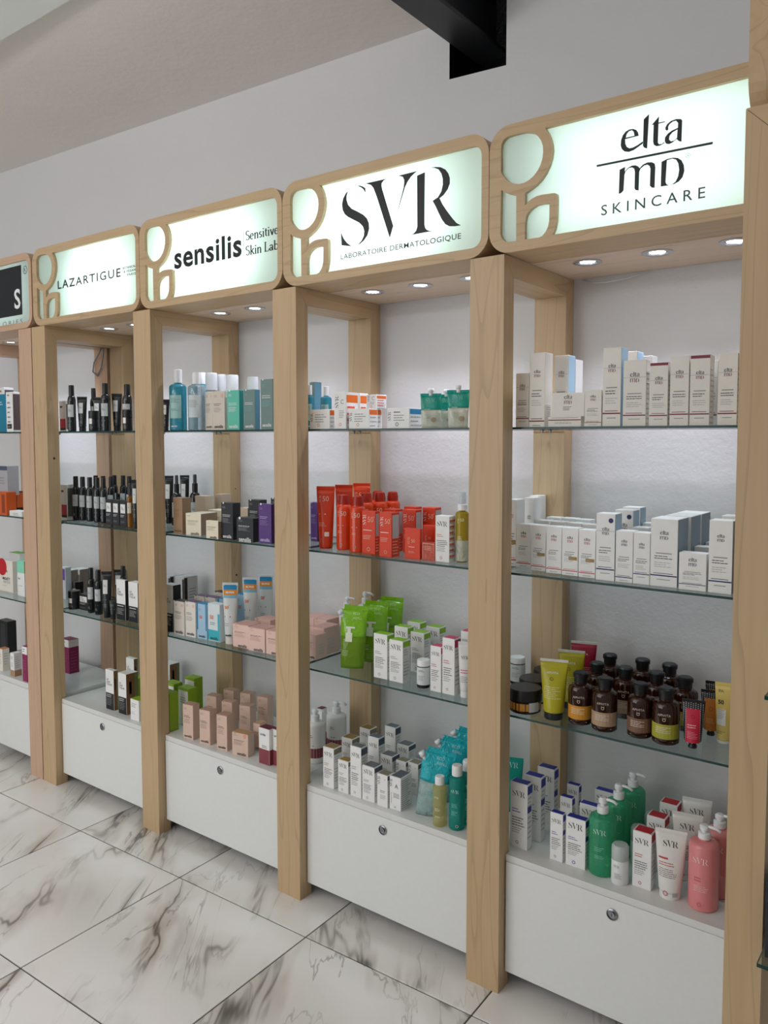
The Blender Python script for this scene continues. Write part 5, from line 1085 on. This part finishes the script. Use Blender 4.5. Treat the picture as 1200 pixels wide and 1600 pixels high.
 (2,'A','cap_bottle','micellar',0.9949,0.1000,1.6070,30,0.0658,0.0658,0.2210),
 (2,'A','carton','sens_beige',1.0535,0.1300,1.6070,0,0.0416,0.0400,0.1465),
 (2,'A','carton','sens_beige',1.1376,0.1050,1.6070,0,0.0657,0.0400,0.1440),
 (2,'A','carton','sens_mint',1.2175,0.0962,1.6070,0,0.0636,0.0224,0.1444),
 (2,'A','carton','sens_sage',1.3024,0.0976,1.6070,0,0.0576,0.0252,0.1439),
 (2,'A','carton','sens_sage',1.3907,0.1075,1.6070,0,0.0603,0.0450,0.1770),
 (2,'A','carton','sens_sage',1.5022,0.2187,1.6070,0,0.0237,0.0375,0.1690),
 (2,'A','pump_bottle','blue_lotion',0.8835,0.1000,1.6070,31,0.0672,0.0672,0.2381),
 (2,'A','pump_bottle','blue_lotion',1.5561,0.1300,1.6070,26,0.0311,0.0311,0.1521),
 (2,'A','pump_bottle','blue_lotion',1.5687,0.2000,1.6070,25,0.0400,0.0400,0.1516),
 (2,'B','carton','sens_black',1.1868,0.0947,1.2000,0,0.0632,0.0384,0.1366),
 (2,'B','carton','sens_black',1.2836,0.0988,1.2000,0,0.0877,0.0500,0.0859),
 (2,'B','carton','sens_black',1.1595,0.2572,1.2000,0,0.0632,0.0384,0.1366),
 (2,'B','carton','sens_black',1.1736,0.3652,1.2000,0,0.0632,0.0384,0.1366),
 (2,'B','carton','sens_brown',0.8924,0.1044,1.2000,0,0.0558,0.0435,0.1421),
 (2,'B','carton','sens_cream',0.9785,0.1297,1.2000,6,0.0802,0.0912,0.0853),
 (2,'B','carton','sens_cream',1.1201,0.0704,1.2000,0,0.0678,0.0196,0.0666),
 (2,'B','carton','sens_cream',0.9368,0.2615,1.2000,0,0.0802,0.0600,0.0853),
 (2,'B','carton','sens_purple',1.3767,0.0936,1.2000,0,0.0644,0.0186,0.1414),
 (2,'B','carton','sens_purple',1.4814,0.2495,1.2000,0,0.0345,0.0400,0.1428),
 (2,'B','carton','sens_sand',0.8374,0.2624,1.2000,0,0.0632,0.0447,0.1377),
 (2,'B','carton','sens_sand',0.8588,0.3450,1.2000,0,0.0454,0.0501,0.1416),
 (2,'B','carton','sens_sand',1.0960,0.2600,1.2000,0,0.0516,0.0400,0.1016),
 (2,'B','spray_bottle','black_spray',0.6972,0.3300,1.2000,30,0.0500,0.0500,0.2203),
 (2,'C','carton','sens_dark_top',0.8819,0.1064,0.7930,0,0.0641,0.0360,0.1370),
 (2,'C','carton','sens_dark_top',0.8678,0.3271,0.7930,0,0.0641,0.0360,0.1370),
 (2,'C','carton','sens_pink',1.2227,0.1360,0.7930,4,0.0802,0.0700,0.0873),
 (2,'C','carton','sens_pink',1.3117,0.1322,0.7930,4,0.0802,0.0700,0.0873),
 (2,'C','carton','sens_pink',1.2238,0.2461,0.7930,4,0.0802,0.0700,0.0873),
 (2,'C','carton','sens_pink',1.3982,0.1371,0.7930,4,0.0802,0.0700,0.0873),
 (2,'C','carton','sens_pink',1.5340,0.1738,0.7930,0,0.0632,0.0600,0.0879),
 (2,'C','carton','sens_pink',1.3752,0.3493,0.7930,0,0.0625,0.0841,0.0993),
 (2,'C','carton','sens_pink',1.5182,0.2473,0.7930,0,0.0625,0.0841,0.0993),
 (2,'C','carton','sens_pink',1.4390,0.3493,0.7930,0,0.0625,0.0841,0.0993),
 (2,'C','carton','sens_purple_top',0.9455,0.1117,0.7930,0,0.0607,0.0360,0.1416),
 (2,'C','carton','sens_purple_top',0.8790,0.2105,0.7930,0,0.0607,0.0360,0.1416),
 (2,'C','carton','sens_purple_top',0.9409,0.2162,0.7930,0,0.0607,0.0360,0.1416),
 (2,'C','carton','sun_blue',1.0061,0.1183,0.7930,0,0.0582,0.0360,0.1391),
 (2,'C','carton','sun_blue',1.0015,0.2300,0.7930,0,0.0582,0.0360,0.1391),
 (2,'C','carton','sun_blue',0.9879,0.3388,0.7930,0,0.0582,0.0360,0.1391),
 (2,'C','carton','sun_teal',1.0709,0.1230,0.7930,0,0.0689,0.0360,0.1450),
 (2,'C','squeeze_tube','beach_tube',1.1443,0.1250,0.7930,34,0.0610,0.0400,0.2335),
 (2,'C','squeeze_tube','beach_tube',1.1202,0.2502,0.7930,33,0.0610,0.0400,0.2335),
 (2,'C','squeeze_tube','beach_tube',1.1235,0.3329,0.7930,32,0.0610,0.0400,0.2335),
 (2,'D','carton','green_box',0.8111,0.0873,0.3950,0,0.0636,0.0444,0.1557),
 (2,'D','carton','green_box',0.8248,0.1706,0.3950,0,0.0636,0.0444,0.1557),
 (2,'D','carton','green_box',0.7321,0.2789,0.3950,0,0.0636,0.0444,0.1557),
 (2,'D','carton','sens_blush',0.9591,0.0798,0.3950,8,0.0523,0.0381,0.1378),
 (2,'D','carton','sens_blush',1.0534,0.0836,0.3950,8,0.0529,0.0378,0.1347),
 (2,'D','carton','sens_blush',0.9415,0.2121,0.3950,8,0.0529,0.0378,0.1347),
 (2,'D','carton','sens_blush',1.1525,0.0853,0.3950,8,0.0501,0.0432,0.1358),
 (2,'D','carton','sens_blush',1.0484,0.2007,0.3950,8,0.0529,0.0378,0.1347),
 (2,'D','carton','sens_blush',0.9420,0.3043,0.3950,8,0.0529,0.0378,0.1347),
 (2,'D','carton','sens_blush',1.1397,0.2113,0.3950,8,0.0529,0.0378,0.1347),
 (2,'D','carton','sens_blush',1.0269,0.3185,0.3950,8,0.0529,0.0378,0.1347),
 (2,'D','carton','sens_blush',1.1185,0.3271,0.3950,8,0.0529,0.0378,0.1347),
 (2,'D','carton','sens_blush_short',1.2471,0.0871,0.3950,8,0.0754,0.0369,0.0862),
 (2,'D','carton','sens_blush_short',1.2570,0.1641,0.3950,8,0.0326,0.0400,0.1035),
 (2,'D','carton','wine_carton',1.3788,0.0852,0.3950,0,0.0532,0.0360,0.1343),
 (2,'D','carton','wine_carton',1.4332,0.1011,0.3950,0,0.0532,0.0360,0.1343),
 (2,'D','carton','wine_carton',1.4489,0.3019,0.3950,0,0.0265,0.0297,0.1600),
 (2,'D','pump_bottle','wine_pump',1.5023,0.2061,0.3950,25,0.0758,0.0758,0.1943),
 (1,'A','cream_jar','black_jar',0.3356,0.0838,1.6070,34,0.0451,0.0451,0.0876),
 (1,'A','cream_jar','black_jar',0.5787,0.0821,1.6070,33,0.0417,0.0417,0.0876),
 (1,'A','hair_bottle','hair_bottle',0.1600,0.0879,1.6070,35,0.0351,0.0351,0.2048),
 (1,'A','hair_bottle','hair_bottle',0.1563,0.2000,1.6070,34,0.0313,0.0313,0.1974),
 (1,'A','hair_bottle','hair_bottle',0.4289,0.0802,1.6070,34,0.0381,0.0381,0.2021),
 (1,'A','hair_bottle','hair_bottle',0.5403,0.1100,1.6070,33,0.0413,0.0413,0.1946),
 (1,'A','squeeze_tube','black_tube',0.1829,0.1248,1.6070,41,0.0439,0.0350,0.1550),
 (1,'A','squeeze_tube','black_tube',0.2825,0.1400,1.6070,40,0.0451,0.0350,0.1500),
 (1,'A','squeeze_tube','black_tube',0.4421,0.1265,1.6070,39,0.0443,0.0350,0.1600),
 (1,'A','squeeze_tube','black_tube',0.7021,0.1800,1.6070,37,0.0309,0.0350,0.1300),
 (1,'B','carton','black_mini',0.0227,0.3739,1.2000,0,0.0479,0.0350,0.1087),
 (1,'B','carton','black_mini',0.3806,0.1338,1.2000,0,0.0479,0.0350,0.1087),
 (1,'B','carton','black_mini',0.4349,0.1315,1.2000,0,0.0477,0.0350,0.1084),
 (1,'B','carton','black_mini',0.0875,0.3739,1.2000,0,0.0479,0.0350,0.1087),
 (1,'B','carton','black_mini',0.4894,0.1301,1.2000,0,0.0474,0.0350,0.1077),
 (1,'B','hair_bottle','hair_bottle',0.0551,0.1630,1.2000,35,0.0333,0.0333,0.2011),
 (1,'B','hair_bottle','hair_bottle',0.1225,0.1556,1.2000,35,0.0329,0.0329,0.2009),
 (1,'B','hair_bottle','hair_bottle',0.1862,0.1514,1.2000,35,0.0326,0.0326,0.2006),
 (1,'B','hair_bottle','hair_bottle',0.0506,0.2695,1.2000,34,0.0319,0.0319,0.2002),
 (1,'B','hair_bottle','hair_bottle',0.2458,0.1499,1.2000,34,0.0322,0.0322,0.2005),
 (1,'B','hair_bottle','hair_bottle',0.1250,0.2605,1.2000,34,0.0319,0.0319,0.2002),
 (1,'B','hair_bottle','hair_bottle',0.2973,0.1479,1.2000,34,0.0319,0.0319,0.2002),
 (1,'B','hair_bottle','hair_bottle',0.2060,0.2479,1.2000,34,0.0319,0.0319,0.2002),
 (1,'B','hair_bottle','hair_bottle',0.0977,0.3387,1.2000,33,0.0319,0.0319,0.2002),
 (1,'B','hair_bottle','hair_bottle',0.1552,0.3474,1.2000,33,0.0319,0.0319,0.2002),
 (1,'B','hair_bottle','hair_bottle',0.2380,0.3236,1.2000,33,0.0319,0.0319,0.2002),
 (1,'B','serum_bottle','serum',0.5482,0.1064,1.2000,33,0.0238,0.0238,0.1877),
 (1,'B','spray_bottle','black_spray',0.6372,0.2800,1.2000,31,0.0462,0.0462,0.2173),
 (1,'B','squeeze_tube','black_tube',0.6036,0.0951,1.2000,38,0.0317,0.0350,0.2043),
 (1,'B','squeeze_tube','black_tube',0.5454,0.3100,1.2000,37,0.0423,0.0350,0.2113),
 (1,'B','squeeze_tube','black_tube',0.6038,0.3500,1.2000,36,0.0416,0.0350,0.2138),
 (1,'C','carton','black_mini',0.1632,0.1466,0.7930,0,0.0770,0.0500,0.0720),
 (1,'C','carton','hair_box',0.5025,0.3539,0.7930,0,0.0630,0.0750,0.1669),
 (1,'C','carton','hair_box',0.6073,0.3475,0.7930,0,0.0620,0.0750,0.1737),
 (1,'C','carton','hair_white',0.4695,0.1147,0.7930,0,0.0633,0.0161,0.1753),
 (1,'C','carton','hair_white',0.5542,0.1286,0.7930,0,0.0645,0.0400,0.1721),
 (1,'C','carton','hair_white',0.8044,0.1180,0.7930,0,0.0593,0.0400,0.1920),
 (1,'C','cream_jar','black_jar',0.0934,0.1185,0.7930,35,0.0551,0.0551,0.0839),
 (1,'C','cream_jar','black_jar',-0.1106,0.2634,0.7930,35,0.0551,0.0551,0.0839),
 (1,'C','hair_bottle','hair_bottle',0.2348,0.1153,0.7930,35,0.0323,0.0323,0.2039),
 (1,'C','hair_bottle','hair_bottle',0.2947,0.1136,0.7930,34,0.0342,0.0342,0.2004),
 (1,'C','hair_bottle','hair_bottle',0.3091,0.2304,0.7930,33,0.0323,0.0323,0.2039),
 (1,'C','squeeze_tube','black_mini_tube',0.4192,0.1016,0.7930,39,0.0322,0.0250,0.0840),
 (1,'C','squeeze_tube','black_tube',0.3747,0.1026,0.7930,40,0.0453,0.0350,0.2025),
 (1,'C','squeeze_tube','black_tube',0.1012,0.3558,0.7930,38,0.0597,0.0350,0.1500),
 (1,'D','carton','green_box',0.4774,0.1870,0.3950,0,0.0400,0.0500,0.1300),
 (1,'D','carton','green_box',0.7237,0.1784,0.3950,0,0.0636,0.0444,0.1557),
 (1,'D','carton','green_white',0.6170,0.0811,0.3950,0,0.0575,0.0400,0.0901),
 (1,'D','carton','hair_brown',0.4142,0.0906,0.3950,0,0.0586,0.0221,0.1749),
 (1,'D','carton','hair_brown',0.5077,0.1079,0.3950,0,0.0567,0.0600,0.1769),
 (1,'D','carton','hair_brown',0.3237,0.2577,0.3950,0,0.0586,0.0221,0.1749),
 (1,'D','carton','hair_brown',0.4526,0.3691,0.3950,0,0.0697,0.0550,0.1500),
 (0,'A','carton','grey_carton',-0.6023,0.1900,1.2850,0,0.0936,0.0600,0.1498),
 (0,'A','carton','red_white',-0.0521,0.1774,1.6070,0,0.0544,0.0148,0.1438),
 (0,'A','carton','teal_serum',-0.4948,0.1250,1.6070,0,0.1113,0.0500,0.1855),
 (0,'A','carton','white_serum',-0.6665,0.2250,1.6070,0,0.0531,0.0500,0.2308),
 (0,'A','carton','white_serum',-0.3632,0.0984,1.6070,0,0.0607,0.0368,0.1923),
 (0,'B','carton','green_lid',-0.7762,0.3250,0.7930,0,0.1175,0.0500,0.1622),
 (0,'B','carton','mint_serum',-0.3818,0.1344,0.7930,0,0.0668,0.0247,0.1765),
 (0,'B','carton','orange_black',-0.4311,0.0856,1.2000,0,0.1001,0.0500,0.1133),
 (0,'B','carton','orange_black2',-0.6310,0.2360,1.2000,0,0.0391,0.0800,0.0988),
 (0,'B','carton','patch_box',-0.5661,0.1539,0.7930,0,0.1494,0.0300,0.1607),
 (0,'B','carton','red_white',0.0013,0.1509,1.2000,0,0.0515,0.0346,0.1609),
 (0,'B','carton','white_flat',-0.3161,0.0955,1.2000,0,0.1161,0.0500,0.0246),
 (0,'C','carton','lilac_tube',-0.1512,0.2232,0.7930,0,0.0501,0.0300,0.1562),
 (0,'C','carton','taupe_box',-0.2665,0.3152,0.7930,0,0.0647,0.0500,0.1200),
 (0,'C','carton','taupe_box',-0.2508,0.3664,0.7930,0,0.0647,0.0500,0.1200),
 (0,'D','carton','black_case',-0.8257,0.2750,0.4100,0,0.1002,0.0500,0.1743),
 (0,'D','carton','magenta_carton',-0.2240,0.0681,0.4100,0,0.0450,0.0450,0.1699),
 (0,'D','carton','magenta_carton',-0.2017,0.2664,0.4100,0,0.0740,0.0533,0.1690),
 (0,'D','carton','peach_carton',-0.4954,0.0840,0.4100,0,0.0401,0.0355,0.1127),
 (0,'D','carton','white_tan',-0.3567,0.0720,0.4100,0,0.0363,0.0381,0.1148),
]
count = {}
def look_of(k, s): return STY[s][0] if k == 'carton' else TUB[s][0] if k == 'squeeze_tube' else POU[s][0] if k == 'refill_pouch' else RLOOK[s]
for r in STOCK:
    q = (r[0], r[1], look_of(r[2], r[3])); count[q] = count.get(q, 0) + 1
seen = {}
for (bay, sh, kind, style, x, y, z, rot, w, d, h) in STOCK:
    look = look_of(kind, style); q = (bay, sh, look); n = count[q]; i = seen.get(q, 0); seen[q] = i + 1
    lab = '%s, %s, %s' % (look, SHN[sh], BAYN[bay]) if n == 1 else '%s, %s of %s from left, %s, %s' % (look, ORD[i], NUM[n], SHN[sh], BAYN[bay])
    t = tag(empty(kind, (x, y, z + .0002), math.radians(rot)), lab, CATS[kind], '%s on %s of %s' % (look, SHN[sh], BAYN[bay]) if n > 1 else None)
    if kind == 'carton': carton(t, style, w, d, h)
    elif kind == 'squeeze_tube': squeeze(t, style, w, d, h)
    elif kind == 'refill_pouch': pouch(t, style, w, d, h)
    else: build_round(t, kind, style, w, h)

# ---------------------------------------------------------------- the unit that turns the corner on the right
cx0 = 3.133; cy0 = -.62
c1, c2 = TINT['p']
def side_frame(y0, label):
    t = tag(empty('shelf_frame', (cx0, y0, 0)), label, 'frame', 'maple portal frames of the shelving')
    def piece(nm, prof, axis):
        n = len(prof); vv = [(a, 0, z) for a, z in prof] + [(a, PW, z) for a, z in prof]
        ff = [list(range(n))[::-1], list(range(n, 2 * n))] + [[i, (i + 1) % n, n + (i + 1) % n, n + i] for i in range(n)]
        link(nm, mesh(nm, vv, ff), wood(axis, *TINT['w']), t)
    D = .45; g = .0005
    piece('front_post', [(0, 0), (PD, 0), (PD, HT - PD - g), (0, HT - g)], 'z')
    piece('back_post', [(D - PD, 0), (D, 0), (D, HT - g), (D - PD, HT - PD - g)], 'z')
    piece('top_rail', [(g, HT), (PD + g, HT - PD), (D - PD - g, HT - PD), (D - g, HT)], 'x')
side_frame(cy0, 'maple portal frame in the foreground at right picture edge'); side_frame(cy0 + .63, 'maple portal frame of corner unit, further back')
t = tag(empty('sign_box', (cx0 - .005, cy0 + .03, HT + .001)), 'wooden sign box end of the corner unit, cut off at right', 'sign')
outer = rrect(0, .66, 0, SH, .06); n = len(outer)
link('housing', mesh('housing', [(0, y, z) for y, z in outer] + [(.15, y, z) for y, z in outer], [list(range(n)), list(range(n, 2 * n))[::-1]] + [[i, n + i, n + (i + 1) % n, (i + 1) % n] for i in range(n)]), wood('y', *TINT['w']), t)
link('acrylic_panel', boxmesh('acrylic_panel', -.002, 0, .03, .63, .03, .3), acr, t)
for s, z in (('second', 1.196), ('third', .785)):
    glass_shelf(cx0 + PD + .002, cx0 + .45 - PD - .002, cy0 - .045, cy0 + .70, z, 'clear glass %s shelf of corner unit at right edge' % s, [(cx0 + PD + .012, cy0 + .05), (cx0 + .45 - PD - .012, cy0 + .05)])
t = tag(empty('carton', (cx0 + PD + .046, cy0 + .01, 1.1965)), 'white carton on corner unit shelf, cut off at right', 'box'); carton(t, 'navy_big', .07, .06, .11)
t = tag(empty('carton', (cx0 + PD + .046, cy0 + .006, .7855)), 'black and white carton on corner unit shelf, right edge', 'box'); carton(t, 'black_mini', .075, .06, .12)

# ---------------------------------------------------------------- loose lamp cables
tag(link('lamp_cable', tubemesh('lamp_cable', [(2.42, .44, 2.066), (2.45, .43, 2.052), (2.50, .42, 2.047), (2.56, .425, 2.052), (2.62, .44, 2.066)], .0028), plain('#d8d9da', .4)), 'thin white lamp cable sagging under soffit of rightmost bay', 'cable')
tag(link('lamp_cable', tubemesh('lamp_cable', [(-.02, .36, 2.010), (-.06, .375, 1.99), (-.12, .385, 1.95), (-.135, .388, 1.905), (-.10, .388, 1.885), (-.06, .385, 1.92), (-.015, .37, 1.985), (0.0, .36, 2.01)], .0035), plain('#8f9093', .4)), 'grey lamp cable loop hanging behind the second-left bay', 'cable')
